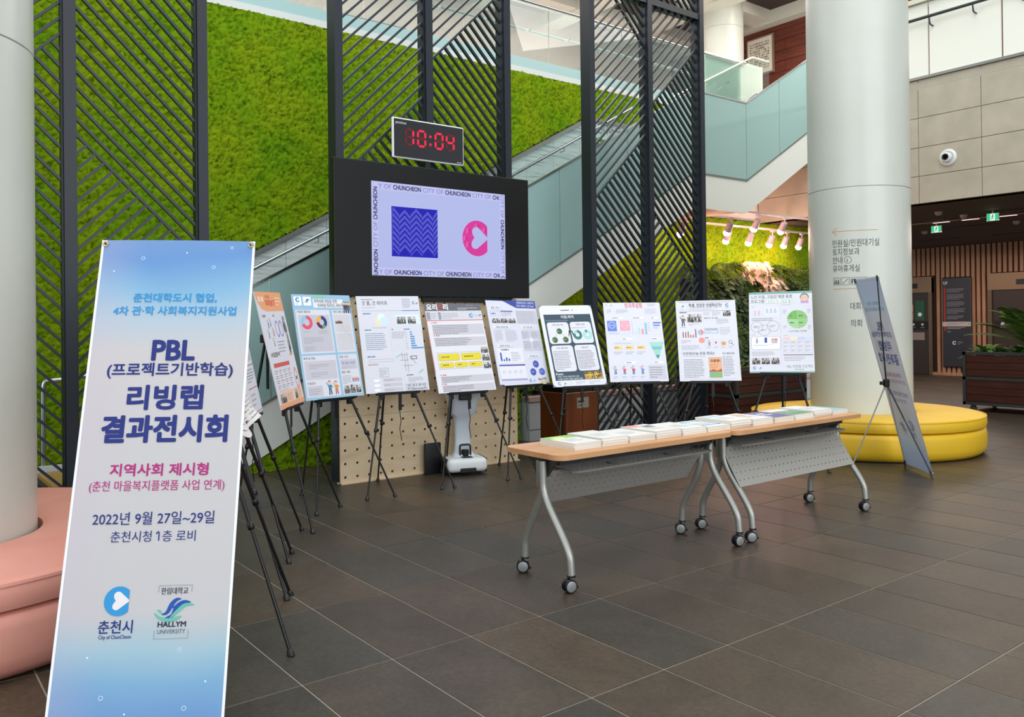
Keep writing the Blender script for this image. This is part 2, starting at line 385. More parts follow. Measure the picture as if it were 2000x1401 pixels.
tb.add([(g_, g_, -0.004), (TX-g_, g_, -0.004), (TX-g_, TY-g_, -0.004), (g_, TY-g_, -0.004), (g_+.0015, g_+.0015, 0), (TX-g_-.0015, g_+.0015, 0), (TX-g_-.0015, TY-g_-.0015, 0), (g_+.0015, TY-g_-.0015, 0)],
       [(4, 5, 6, 7), (0, 1, 5, 4), (1, 2, 6, 5), (2, 3, 7, 6), (3, 0, 4, 7)])
tme = tb.mesh('tile', FLM)
cells = []
for i in range(-13, 15):
    for j in range(-20, 60):
        x = OX+i*TX; y = OY+j*TY
        if x < -15.9 or x+TX > 7 or y+TY > 26 or y < -7: continue
        cx, cy = x+TX/2, y+TY/2; d = Vector((cx, cy, -CAMH)); dz = d.dot(CF)
        vis = 1e9
        if dz > 0.6:
            px = 1000+FPX*d.dot(CR)/dz; py = CYP-FPX*d.dot(CU)/dz
            if -80 < px < 2080 and py < 1480: vis = dz
        hid = cx < -9.2 and cy < 12.6
        cells.append((vis if not hid else 1e9, x, y))
cells.sort(); rest = MB()
for k, (vis, x, y) in enumerate(cells):
    if k < 298 and vis < 1e8: link('tile', tme, floor, (x, y, 0))
    else: rest.add([(a+x, b_+y, c) for a, b_, c in tb.v], tb.f)
tag(rest.build('tile_field', FLM, floor), kind='stuff')

def value_noise(ny, nz, py, pz, amp=1.0):
    gy, gz = int(ny/py)+3, int(nz/pz)+3; G = RNG.random((gy, gz))
    Yi = np.arange(ny)/py; Zi = np.arange(nz)/pz; y0 = Yi.astype(int); z0 = Zi.astype(int); fy = (Yi-y0)[:, None]; fz = (Zi-z0)[None, :]
    fy = fy*fy*(3-2*fy); fz = fz*fz*(3-2*fz)
    a = G[y0][:, z0]; b = G[y0+1][:, z0]; c = G[y0][:, z0+1]; d = G[y0+1][:, z0+1]
    return amp*((a*(1-fy)+b*fy)*(1-fz)+(c*(1-fy)+d*fy)*fz)
def moss_sheet(name, X, y0, y1, z0, z1, inside, step, m, parent, depth=0.036):
    """moss relief facing +X at X; inside(y, z) -> bool array"""
    ny = int((y1-y0)/step)+1; nz = int((z1-z0)/step)+1
    ys = y0+np.arange(ny)*step; zs = z0+np.arange(nz)*step
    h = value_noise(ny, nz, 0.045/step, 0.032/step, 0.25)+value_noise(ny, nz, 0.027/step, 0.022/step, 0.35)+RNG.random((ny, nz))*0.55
    h = np.clip(h, 0, 1.15)
    Yg, Zg = np.meshgrid(ys, zs, indexing='ij'); jit = (RNG.random((2, ny, nz))-0.5)*step*0.7
    yy = Yg+jit[0]; zz = Zg+jit[1]
    jl = (value_noise(ny, nz, 0.05/step, 0.05/step)-0.5)*0.03
    ok = inside(Yg+jl, Zg+jl)
    xx = X+h*depth
    idx = np.arange(ny*nz).reshape(ny, nz)
    q = ok[:-1, :-1] & ok[1:, :-1] & ok[1:, 1:] & ok[:-1, 1:]
    f = np.stack([idx[:-1, :-1][q], idx[1:, :-1][q], idx[1:, 1:][q], idx[:-1, 1:][q]], 1)
    used = np.unique(f); remap = -np.ones(ny*nz, int); remap[used] = np.arange(len(used)); f = remap[f]
    co = np.stack([xx.ravel(), yy.ravel(), zz.ravel()], 1)[used]; dep = h.ravel()[used]
    me = bpy.data.meshes.new(name); me.vertices.add(len(co)); me.vertices.foreach_set('co', co.ravel())
    me.loops.add(f.size); me.loops.foreach_set('vertex_index', f.ravel().astype(np.int32)); me.polygons.add(len(f))
    me.polygons.foreach_set('loop_start', np.arange(0, f.size, 4, dtype=np.int32)); me.polygons.foreach_set('loop_total', np.full(len(f), 4, np.int32))
    me.update(); me.validate()
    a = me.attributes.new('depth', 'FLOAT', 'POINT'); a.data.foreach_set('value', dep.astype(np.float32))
    me.materials.append(m); o = link(name, me, parent); return tag(o, kind='stuff')

XB = -9.1          # the tall back wall
XS = -7.75         # street-side face of the stair
ZF2 = 4.93         # upper floor level
# profile of the underside of the stair (y, z): two landings
def zlow(y):
    y = np.asarray(y, float)
    return np.where(y < 4.5, 0.54+0.535*(y-3.69), np.where(y < 5.53, 0.973, np.where(y < 9.3, 0.973+0.5435*(y-5.53), np.where(y < 10.5, 3.02, 3.02+0.58*(y-10.5)))))
def zmarb(y):   # foot of the moss above the stone cladding
    y = np.asarray(y, float)
    return np.where(y < 4.75, 2.33+0.55*(y-3.62), np.where(y < 5.72, 2.95, np.where(y < 8.45, 2.95+0.54*(y-5.72), 4.42)))

BASEW = mat('#3a3f2e', 0.9, name='wall_backing')
wall_back = MB().box((XB-0.2, -7, 0), (XB-0.005, 10.2, ZF2-0.02)).box((XB-0.2, 10.2, 0), (XB-0.005, 16.3, 3.17)).build('wall_back', BASEW); tag(wall_back, kind='structure')
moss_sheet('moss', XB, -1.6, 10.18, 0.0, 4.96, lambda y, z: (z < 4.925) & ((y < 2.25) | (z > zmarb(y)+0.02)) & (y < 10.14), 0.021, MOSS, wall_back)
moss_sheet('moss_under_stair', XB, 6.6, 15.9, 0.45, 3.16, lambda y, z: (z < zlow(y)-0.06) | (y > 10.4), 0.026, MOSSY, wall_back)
MARB = noise_mat('stone_cladding', [(0.3, '#a5b0b0'), (0.48, '#d9e3e3'), (0.62, '#e6eded'), (0.8, '#b8c1c1')], 5.0, rough=0.35, stretch=(1, 0.5, 7), detail=8, distortion=0.4)
clad = MB(); npan = 15
pany = np.linspace(2.25, 9.82, npan+1)
for i in range(npan):
    a, b = pany[i]+0.003, pany[i+1]-0.003
    poly = [(a, float(zlow(a))-0.0 if zlow(a) > 0 else 0.0), (b, max(0.0, float(zlow(b))))]
    pts = [(b, float(zmarb(b)))]+[(y, float(zmarb(y))) for y in (8.45, 5.72, 4.75) if a < y < b]+[(a, float(zmarb(a)))]
    pm = MB().prism(poly+pts, XB-0.004, XB+0.03, 'X'); pm.build('stone_panel', MARB, wall_back)
# stainless trim between stone and moss, small lights in it
TRIMM = mat('#8f8f8c', 0.35, 0.6, name='trim_metal')
ptsm = [(y, float(zmarb(y))) for y in (2.25, 4.75, 5.72, 8.45, 9.82)]
tr = MB()
for (a, za), (b, zb) in zip(ptsm, ptsm[1:]): tr.bar((XB+0.045, a, za), (XB+0.045, b, zb), 0.09, 0.045)
tr.build('trim_1', TRIMM, wall_back)

# ---- white fascia and front edge of the upper floor
SLABW = mat('#d6dad4', 0.5, name='slab_white')
up = MB().box((-15, -7, ZF2-0.02), (XB+0.02, 22, ZF2+0.06)).box((XB, 12.66, ZF2-0.05), (7, 22, ZF2+0.06)).build('upper_floor_slab', SLABW); tag(up, kind='structure')
CEILM = mat('#4a3d3a', 0.7, name='dark_soffit')
# low lobby ceiling under the upper floor
ceil = MB().box((XB, 12.72, 3.15), (7, 22, 3.3)).box((-14, 16.3, 3.15), (XB, 22, 3.3)).build('ceiling', CEILM); tag(ceil, kind='structure')
# beige stone fascia wall (right), pink-lit part behind the stair
BEIGE = noise_mat('beige_stone', [(0.3, '#a9a190'), (0.7, '#bab29f')], 3.0, rough=0.45, detail=8, bump=0.05)
PINKW = BEIGE
wall_right = MB().box((XB, 12.70, 3.15), (7, 12.9, ZF2+0.05)).build('wall_right', mat('#6d675c', 0.8)); tag(wall_right, kind='structure')
zs = [3.15, 3.565, 4.0, 4.45, 4.895, 5.03]
xj = [-6.2+0.905*k for k in range(-4, 10)]
xj = [XB+0.01]+[x for x in xj if x > XB+0.2]
for i in range(len(xj)-1):
    for j in range(len(zs)-1):
        if zs[j+1] > 4.9 and xj[i] < -7.6: continue
        mb = MB().box((xj[i]+0.004, 12.655, zs[j]+0.004), (xj[i+1]-0.004, 12.70, zs[j+1]-0.004))
        mb.build('stone_panel', PINKW if xj[i+1] < -7.0 else BEIGE, wall_right)
MB().box((-7.7, 12.62, 5.03), (7, 12.92, 5.07)).build('trim_2', TRIMM, wall_right)

# ---- white balustrade of the upper floor (right) with handrail
bal = empty('glass_balustrade', 'white translucent glass balustrade of the upper floor above the beige stone wall', 'balustrade', (0, 12.70, 5.07))
FROST = mat('#e9ebe0', 0.25, name='white_glass', spec=0.6)
xs = [-7.7, -6.95, -6.05, -5.02, -3.99, -2.96, -1.93, -0.9, 0.13]
for a, b in zip(xs, xs[1:]): MB().box((a+0.012, 0, 0), (b-0.012, 0.03, 1.12)).build('glass_panel', FROST, bal)
DKR = mat('#4c4f52', 0.35, 0.6, name='dark_rail')
MB().tube([(-7.6, -0.12, 0.86), (0.1, -0.12, 0.86)], 0.024, 10).build('handrail', DKR, bal, smooth=60)
for x in np.arange(-6.6, 0, 0.62): MB().tube(roundpath([(x, 0, 0.74), (x, -0.1, 0.74), (x, -0.12, 0.85)], 0.4), 0.012, 8).build('bracket', DKR, bal, smooth=60)
MB().box((-7.7, -0.06, 1.13), (0.2, 0.22, 1.2)).build('top_beam', mat('#cfcabb', 0.6), bal)

# ---- upper storey seen over the edge
PINKI = noise_mat('upper_wall_plaster', [(0.3, '#d0aea6'), (0.7, '#dcbfb8')], 1.0, rough=0.4)
uw = MB().box((-15.1, -7, ZF2), (-14.9, 17, 9)).build('wall_left', PINKI); tag(uw, kind='structure')
WOODR = noise_mat('red_wood', [(0.25, '#4a2018'), (0.5, '#6a3122'), (0.75, '#7d3d2b')], 3.0, rough=0.45, stretch=(0.6, 1, 9), detail=8, distortion=0.5)
uw2 = MB().box((-15, 17.02, ZF2), (7, 17.2, 9)).build('wall_far', mat('#2a1410', 0.8)); tag(uw2, kind='structure')
for j in range(15):
    for i in range(6):
        z = ZF2+0.05+j*0.25; x = -15+i*3.6+(0 if j % 2 else 1.5)
        MB().box((x+.004, 16.98, z+.004), (min(x+3.6, 7)-.004, 17.02, z+.246)).build('wood_panel', WOODR, uw2)
uc = MB().box((-15, -7, 8.65), (7, 22, 8.8)).build('ceiling_2', mat('#6b5a55', 0.8)); uc.name = 'ceiling'; tag(uc, kind='structure')
# hide nothing overhead: the ceiling is open over the hall for the skylight
bpy.data.objects.remove(uc)
uc = MB().box((-15, -7, 8.65), (-9.0, 22, 8.8)).box((-9.0, 12.7, 8.65), (7, 22, 8.8)).build('ceiling', mat('#40302d', 0.8)); tag(uc, kind='structure')
BEAM = mat('#d9d6ca', 0.6, name='ceiling_beam')
for y in np.arange(2.0, 17, 2.1): MB().box((-14.9, y, 8.35), (-9.0, y+0.5, 8.65)).build('beam', BEAM, uc)
for x in (-14.2, -12.1, -10.0): MB().box((x, -6, 8.4), (x+0.5, 17, 8.66)).build('beam', BEAM, uc)
for x in np.arange(-8.4, 0, 2.1): MB().box((x, 12.8, 8.35), (x+0.5, 17, 8.65)).build('beam', BEAM, uc)
for y in (13.0, 15.0): MB().box((-9, y, 8.4), (2, y+0.45, 8.66)).build('beam', BEAM, uc)
def lamp_glow(e): return mat('#fff4e4', 0.5, name='lamp_lens', emit=e)
for k, (x, y) in enumerate([(-11.2, 3.4), (-11.2, 5.6), (-11.2, 7.7), (-11.2, 9.8), (-13.3, 6.5), (-13.2, 9.0)]):
    d = MB().lathe([(0.10, 0.0), (0.10, -0.03), (0.075, -0.035)], (0, 0, 0), 20).build('downlight', WHITEP, None, 40, (x, y, 8.65))
    tag(d, 'small round downlight in the dark ceiling of the upper floor', 'lamp', 'ceiling downlights of the upper floor')
    MB().lathe([(0.07, -0.036), (0.07, -0.04)], (0, 0, 0), 16).build('lens', lamp_glow(6), d)
l = area('upper_floor_area_light', (-12.0, 6, 8.3), (-12.0, 6, 0), 4, 16, 600, (1.0, 0.93, 0.9))
l = area('upper_floor_area_light', (-7, 13.6, 8.2), (-8.5, 11.5, 4), 8, 2, 420, (1.0, 0.93, 0.86))  # area light added and aimed to brighten the white wall by the top flight
# glass balustrade along the moss edge
GLASSC = nodemat('clear_glass', 0.03, 0.5)[0]
def glassmat(name, tint, mixf, rough=0.02, body=None, bodyr=0.4):
    m = bpy.data.materials.new(name); m.use_nodes = True; nt = m.node_tree; nt.nodes.clear()
    out = N(nt, 'ShaderNodeOutputMaterial'); tr_ = N(nt, 'ShaderNodeBsdfTransparent', Color=lin(tint)+(1,)); gl = N(nt, 'ShaderNodeBsdfGlossy', Roughness=rough)
    gl.inputs['Color'].default_value = (1, 1, 1, 1)
    fr = N(nt, 'ShaderNodeFresnel', IOR=1.5); mx = N(nt, 'ShaderNodeMixShader')
    ge = N(nt, 'ShaderNodeNewGeometry'); inv = N(nt, 'ShaderNodeMath', _operation='SUBTRACT'); inv.inputs[0].default_value = 1.0; nt.links.new(ge.outputs['Backfacing'], inv.inputs[1])
    ml = N(nt, 'ShaderNodeMath', _operation='MULTIPLY'); nt.links.new(fr.outputs[0], ml.inputs[0]); nt.links.new(inv.outputs[0], ml.inputs[1])
    nt.links.new(ml.outputs[0], mx.inputs[0])
    if body:
        pb = N(nt, 'ShaderNodeBsdfDiffuse', Color=lin(body)+(1,)); m0 = N(nt, 'ShaderNodeMixShader'); m0.inputs[0].default_value = mixf
        nt.links.new(tr_.outputs[0], m0.inputs[1]); nt.links.new(pb.outputs[0], m0.inputs[2]); nt.links.new(m0.outputs[0], mx.inputs[1])
    else: nt.links.new(tr_.outputs[0], mx.inputs[1])
    nt.links.new(gl.outputs[0], mx.inputs[2]); nt.links.new(mx.outputs[0], out.inputs[0]); return m
CLEAR = glassmat('clear_glass', '#fafdfc', 0.04, body='#cfe2dc')
TEAL = glassmat('teal_frosted_glass', '#9cc6be', 0.90, 0.08, body='#9ebfba')
UPG = glassmat('upper_glass', '#e4f0ec', 0.12, body='#c5d6d2')
ub = empty('glass_balustrade', 'clear glass balustrade with steel handrail along the top edge of the moss wall', 'balustrade', (XB, 0, ZF2+0.06))
for y in np.arange(-2.6, 12.2, 1.48): MB().box((-0.012, y+0.006, -0.02), (0.0, y+1.474, 0.92)).build('glass_panel', UPG, ub)
MB().box((0.001, -2.6, -0.05), (0.012, 12.3, 0.14)).build('base_strip', mat('#a9c9c6', 0.3), ub)
MB().tube([(0, -2.6, 0.95), (0, 12.0, 0.95), (0, 12.35, 0.98)], 0.022, 10).build('handrail', CHROME, ub, smooth=60)
MB().tube([(-0.14, -2.6, 0.6), (-0.14, 12.2, 0.6)], 0.02, 10).build('inner_rail', CHROME, ub, smooth=60)
for y in np.arange(-2.2, 12, 0.74): MB().tube([(-0.14, y, 0.58), (0, y, 0.56)], 0.012, 6).build('bracket', CHROME, ub)
# dark pictures on the upper wall
for (y, z, wy, hz, lab) in ((5.6, 5.6, 1.5, 1.1, 'large framed dark landscape picture on the pink upper wall, nearer one'), (8.0, 5.7, 1.6, 1.2, 'framed picture of blue and green hills on the pink upper wall')):
    p = empty('framed_picture', lab, 'picture', (-14.88, y, z+0.6))
    MB().box((0, -wy/2, 0), (0.05, wy/2, hz)).build('frame', mat('#2a2624', 0.4), p)
    MB().box((0.04, -wy/2+.07, .07), (0.056, wy/2-.07, hz-.07)).build('canvas', noise_mat('painting', [(0.3, '#3f4a4a'), (0.5, '#6d8396'), (0.7, '#8e8b5a')], 2.0), p)
# round column of the upper floor
def column(name, x, y, r, z0, z1, lab):
    c = empty(name, lab, 'column', (x, y, z0))
    joints = [z for z in (2.8, 5.6, 8.0) if z0 < z < z1]; zz = [z0]+joints+[z1]
    for a, b in zip(zz, zz[1:]):
        MB().lathe([(r-0.004, a-z0), (r, a-z0+0.004), (r, b-z0-0.006), (r-0.006, b-z0-0.002)], (0, 0, 0), 96).build('cladding', COLW, c, 30)
    MB().lathe([(r-0.012, 0), (r-0.012, z1-z0)], (0, 0, 0), 48).build('core', mat('#6a6a64', 0.8), c, 30)
    return c
column('round_column', -12.0, 15.43, 0.47, ZF2+.06, 8.64, 'white round column standing on the upper floor')
# framed calligraphy on the red wood wall
p0 = aty(1483, 110, 16.9)
fp = empty('framed_calligraphy', 'white framed calligraphy scroll on the red-brown wood wall', 'picture', (p0.x, 16.97, p0.z-0.45)); fp.scale = (.68, 1, .8)
MB().box((-0.55, -0.05, 0), (0.55, 0, 1.15)).build('frame', mat('#8a7566', 0.4), fp)
cv = Canvas(1.0, 1.05, step=0.002); cv.rect(0, 0, 100, 105, '#e9e2cf', 0)
random.seed(3)
for i in range(13):
    for j in range(11):
        if random.random() < 0.8: cv.rect(10+i*6.2, 12+j*7.6, 10+i*6.2+random.uniform(2, 4), 12+j*7.6+random.uniform(3, 5.5), '#3a3230', 1)
cvo = cv.build(fp); cvo.location = (0, -0.052, 0.05)
pp = aty(1518, 181, 16.9); q = MB().box((-0.2, -0.02, -0.11), (0.2, 0, 0.11)).build('name_plate', mat('#8d6a44', 0.5)); q.location = (pp.x, 16.975, pp.z); tag(q, 'small brown plate on the wood wall below the calligraphy', 'plate')

# ---- slatted elevator wall far right
SLW = noise_mat('slat_wood', [(0.3, '#94694c'), (0.7, '#ad8060')], 4.0, rough=0.5, stretch=(4, 4, 0.5))
wf = MB().box((-14, 20.96, 0), (7, 21.2, 3.3)).build('wall_elevators', mat('#2b1c15', 0.8)); wf.name = 'wall_far_lobby'; tag(wf, kind='structure')
sl = MB().box((0, -0.07, 0.0), (0.075, 0.0, 3.15)).mesh('slat', SLW); slh = MB().box((0, -0.07, 2.46), (0.075, 0.0, 3.15)).mesh('slat', SLW)
x = -13.5
while x < 2.0:
    e1 = -11.25 < x < -9.95; e2 = -8.66 < x < -6.7; dr = False
    if e1 or e2 or dr: link('slat', slh, wf, (x, 20.96, 0))
    else: link('slat', sl, wf, (x, 20.96, 0))
    x += 0.118
MB().box((-9.94, 20.84, 0), (-8.66, 20.96, 0.07)).build('plinth', SLW, wf)
STEELE = mat('#6b5644', 0.3, 0.7, name='bronze_steel')
def elevator(x0, x1, lab, stick):
    e = empty('elevator', lab, 'elevator', (x0, 20.9, 0)); W = x1-x0
    MB().box((0, -0.05, 0), (0.09, 0.05, 2.4)).box((W-0.09, -0.05, 0), (W, 0.05, 2.4)).build('door_frame', STEELE, e)
    MB().box((0, -0.06, 2.05), (W, 0.05, 2.44)).build('header', mat('#84684f', 0.35, 0.5), e)
    for a, b in ((0.09, W/2-0.004), (W/2+0.004, W-0.09)): MB().box((a, -0.01, 0.01), (b, 0.03, 2.05)).build('door', mat('#33241a', 0.35, 0.15), e)
    MB().box((W*0.36, -0.075, 2.16), (W*0.72, -0.05, 2.28)).build('floor_indicator', BLACK, e)
    cv = Canvas(W, 2.05, step=0.004)
    k = 100/W
    cv.rect(8, 100*(2.05-1.33)/W, 92, 100*(2.05-1.12)/W, '#201a1c', 1)
    for u in (18, 34, 62, 80): cv.disc(u, 100*(2.05-1.25)/W, 2.6, '#b9b4ae', 2); cv.rect(u-4, 100*(2.05-1.18)/W, u+4, 100*(2.05-1.165)/W, '#8a827c', 2)
    if stick:
        cv.rect(66, 100*(2.05-1.85)/W, 84, 100*(2.05-1.36)/W, '#2c5a44', 1); cv.disc(75, 100*(2.05-1.5)/W, 4, '#e2e6da', 2)
        for a in (40, 52): cv.rect(a, 100*(2.05-1.75)/W, a+10, 100*(2.05-1.57)/W, '#c98a60', 1); cv.rect(a, 100*(2.05-1.55)/W, a+10, 100*(2.05-1.37)/W, '#b5805c', 1)
        cv.rect(52, 100*(2.05-1.05)/W, 84, 100*(2.05-0.86)/W, '#8f8078', 1)
    o = cv.build(e, 'stickers'); o.location = (W/2, -0.055 if False else -0.016, 0)
    return e
elevator(-11.2, -9.94, 'bronze elevator doors left of the black directory board', True)
elevator(-8.64, -6.9, 'bronze elevator doors half hidden by the palm planter', False)
db = empty('directory_board', 'black floor directory board reading 1F on the slatted wood wall', 'sign', (-9.34, 20.88, 0.2))
MB().rbox((-0.345, -0.06, 0), (0.345, 0.0, 2.2), 0.03, 2).build('panel', mat('#26242b', 0.4), db)
cv = Canvas(0.69, 2.2, step=0.002)
cv.text(8, 27, 13, '1F', '#d8d3cc', bold=0.03); cv.line(4.5, 19.5, 9.2, 15.6, 2, '#d8d3cc', 2)
cv.rect(8, 36, 13, 190, '#a3352a', 1)
y = 40
for blk in (3, 4, 4, 4, 3, 3): cv.greek(17, y, 88, y+blk*5, blk, '#8b8790', 2, t=2.0); y += blk*5+5
cv.rect(2, 158, 98, 174, '#b5a7a1', 1.5); cv.greek(17, 176, 88, 184, 2, '#9b97a0', 2, t=2); cv.greek(17, 190, 40, 195, 1, '#9b97a0', 2, t=2)
cv.clogo(42, 232, 7, '#c9c6c8', '#26242b'); cv.text(54, 232, 5, '춘천시', '#a5a2a6'); cv.greek(54, 234, 74, 238, 1, '#8b8790', t=1.6)
o = cv.build(db); o.location = (0, -0.061, 0)
# ceiling fittings in the low lobby
for (px, py, lab) in ((1829, 452, 'green running-man exit sign on the lobby ceiling, farther one beside the column'), (1939, 427, 'green running-man exit sign on the lobby ceiling, nearer one at the right')):
    P = fl(px, py-14, 3.14)
    s = empty('exit_sign', lab, 'sign', (P.x, P.y, P.z)); s.scale = (.62, .62, .62)
    MB().box((-0.15, -0.02, -0.25), (0.15, 0.02, -0.05)).build('housing', mat('#dfe8e2', 0.4), s); MB().box((-0.01, -0.01, -0.06), (0.01, 0.01, 0.01)).build('rod', WHITEP, s)
    cv = Canvas(0.28, 0.18, emit=1.15, step=0.002); cv.rect(0, 0, 100, 64, '#dff7e8', 0); cv.rect(0, 0, 30, 64, '#35c58a', 1); cv.rect(72, 0, 100, 64, '#35c58a', 1)
    cv.disc(54, 13, 6, '#1f8f62', 2); cv.line(52, 18, 48, 38, 9, '#1f8f62', 2); cv.line(48, 38, 40, 56, 6, '#1f8f62', 2); cv.line(49, 38, 60, 50, 6, '#1f8f62', 2); cv.line(52, 22, 64, 30, 5, '#1f8f62', 2); cv.line(51, 24, 40, 30, 5, '#1f8f62', 2)
    o = cv.build(s, 'pictogram'); o.location = (0, -0.022, -0.24)
for i, (px, py) in enumerate(((1833, 414), (1882, 420), (1806, 452), (1985, 432))):
    P = fl(px, py, 3.15); o = MB().lathe([(0.06, 0), (0.055, -0.03), (0.03, -0.06)], (0, 0, 0), 16).build('smoke_detector', mat('#9a8a84', 0.6), None, 50, (P.x, P.y, 3.15))
    tag(o, 'small round smoke detector on the dark lobby ceiling', 'detector', 'smoke detectors on the lobby ceiling')
for i, (px, py) in enumerate(((1795, 430), (1895, 441), (1990, 408), (1830, 468), (1985, 455))):
    P = fl(px, py, 3.148); o = MB().box((-0.45, -0.05, -0.012), (0.45, 0.05, 0.0)).build('ceiling_vent', mat('#120e0e', 0.6), None, None, (P.x, P.y, 3.15))
    tag(o, 'thin black slot vent in the dark lobby ceiling', 'vent', 'slot vents in the lobby ceiling')
cove = empty('linear_lamp', 'long thin line lamp across the dark lobby ceiling', 'lamp', (-4, 15.2, 3.14))
MB().box((-5, -0.03, -0.02), (6, 0.03, 0.0)).build('housing', mat('#6a5a56', 0.4), cove)
for x in (-4.6, -4.1, -3.2, -2.7, -2.1, -1.5, -0.6, 0.2, 1.1): MB().box((x, -0.025, -0.026), (x+0.28, 0.025, -0.02)).build('diffuser', mat('#ffd9d2', 0.5, emit=1.6), cove)
area('lobby_lamps', (-6, 17, 3.0), (-6, 17, 0), 9, 5, 420, (1.0, 0.82, 0.72))
# round wall speaker
sp = at(1852, 308, -5.0); P = aty(1852, 308, 12.655)
ws = empty('wall_camera', 'round white wall fitting with a dark lens on the beige stone wall', 'wall fitting', (P.x, 12.655, P.z))
MB().lathe([(0.125, 0), (0.125, -0.02), (0.105, -0.04), (0.085, -0.035), (0.08, -0.02)], (0, 0, 0), 40, 'Y').build('ring', WHITEP, ws, 40)
MB().lathe([(0.075, -0.02), (0.07, -0.09), (0.055, -0.1)], (0, 0, 0), 32, 'Y').build('housing', WHITEP, ws, 40)
MB().lathe([(0.05, -0.1), (0.045, -0.106), (0.03, -0.1)], (0, 0, 0), 24, 'Y').build('lens', BLACK, ws, 40)

# ================================================================ STAIR
st = empty('staircase', 'white staircase with teal glass balustrade rising past the moss wall', 'staircase', (0, 0, 0))
ys = [2.69, 4.5, 5.53, 9.3, 10.5, 12.75]
low = [(y, float(zlow(y))) for y in ys]; low[0] = (2.69, 0.004)
HS = 0.50
top = [(y, float(zlow(y))+HS) for y in ys[::-1]]
MB().prism(low+top[:-1]+[(2.69, 0.5), (2.0, 0.12), (2.0, 0.004)], XS-0.06, XS, 'X').build('stringer', STAIRW, st)
MB().prism(low+top[:-1]+[(2.69, 0.5), (2.0, 0.12), (2.0, 0.004)], XB+0.05, XB+0.09, 'X').build('wall_stringer', STAIRW, st)
sof = MB()
for (a, za), (b, zb) in zip(low, low[1:]): sof.add([(XB+.09, a, za+.03), (XS-.06, a, za+.03), (XS-.06, b, zb+.03), (XB+.09, b, zb+.03)], [(0, 1, 2, 3)])
sof.build('soffit', mat('#b8a48c', 0.7), st)
TREAD = mat('#8d8d86', 0.5)
def flight(y0, z0, y1, z1):
    n = max(2, round((z1-z0)/0.165)); 
    for k in range(n):
        ya = y0+(y1-y0)*k/n; yb = y0+(y1-y0)*(k+1)/n; za = z0+(z1-z0)*(k+1)/n
        MB().box((XB+.09, ya, za-0.17), (XS-.06, yb+0.02, za)).build('tread', TREAD, st)
flight(2.0, 0.0, 4.5, 1.4); MB().box((XB+.09, 4.5, 1.3), (XS-.06, 5.53, 1.4)).build('landing', TREAD, st)
flight(5.53, 1.4, 9.3, 3.44); MB().box((XB+.09, 9.3, 3.34), (XS-.06, 10.5, 3.44)).build('landing', TREAD, st)
flight(10.5, 3.44, 12.75, 4.93)
RH = 1.66
def zr(y): return float(zlow(y))+RH if y > 2.69 else 1.67-0.535*(2.69-y)
gy = [1.9, 3.05, 4.5, 5.53, 6.75, 7.95, 9.3, 10.5, 11.35, 12.2, 12.9]
for a, b in zip(gy, gy[1:]):
    a_, b_ = a+0.006, b-0.006; zb0 = max(float(zlow(a))+HS-0.02, 0.1); zb1 = max(float(zlow(b))+HS-0.02, 0.1)
    MB().prism([(a_, zb0), (b_, zb1), (b_, zr(b)), (a_, zr(a))], XS-0.004, XS+0.008, 'X').build('glass_panel', TEAL, st)
cap = MB(); pts = [(y, zr(y)) for y in (1.9, 4.5, 5.53, 9.3, 10.5, 12.9)]
for (a, za), (b, zb) in zip(pts, pts[1:]): cap.bar((XS+0.002, a, za+.01), (XS+0.002, b, zb+.01), 0.03, 0.022)
cap.build('cap_rail', CHROME, st)
seam = MB()
sp_ = [(y, float(zlow(y))+HS) for y in (2.69, 4.5, 5.53, 9.3, 10.5, 12.9)]
for (a, za), (b, zb) in zip(sp_, sp_[1:]): seam.bar((XS+0.004, a, za), (XS+0.004, b, zb), 0.02, 0.02)
seam.build('glass_shoe', TRIMM, st)
# inner handrails with brackets, on both sides
def handrail(X, off, sgn, ypts, name='handrail'):
    P = [(X, y, zr(y)+off) for y in ypts]
    MB().tube(roundpath(P, 0.1), 0.021, 10).build(name, CHROME, st, smooth=60)
    for k in range(len(ypts)-1):
        n = max(1, int((ypts[k+1]-ypts[k])/0.75))
        for i in range(n):
            y = ypts[k]+(ypts[k+1]-ypts[k])*(i+0.5)/n; z = zr(ypts[k])+(zr(ypts[k+1])-zr(ypts[k]))*(i+0.5)/n+off
            MB().tube([(X, y, z-0.02), (X, y, z-0.07), (X+sgn*0.09, y, z-0.07)], 0.009, 6).build('bracket', CHROME, st)
handrail(XS-0.14, -0.22, 1, [1.6, 4.5, 5.53, 9.3, 10.5, 12.9])
handrail(XB+0.2, 0.02, -1, [2.0, 4.5, 5.53, 9.25], 'handrail')
for a, b in zip([5.9, 6.6, 7.45, 8.4], [6.594, 7.444, 8.394, 9.3]):
    MB().prism([(a, float(zmarb(a))-1.2), (b, float(zmarb(b))-1.2), (b, float(zmarb(b))-0.02), (a, float(zmarb(a))-0.02)], XB+0.10, XB+0.112, 'X').build('wall_glass', CLEAR, st)
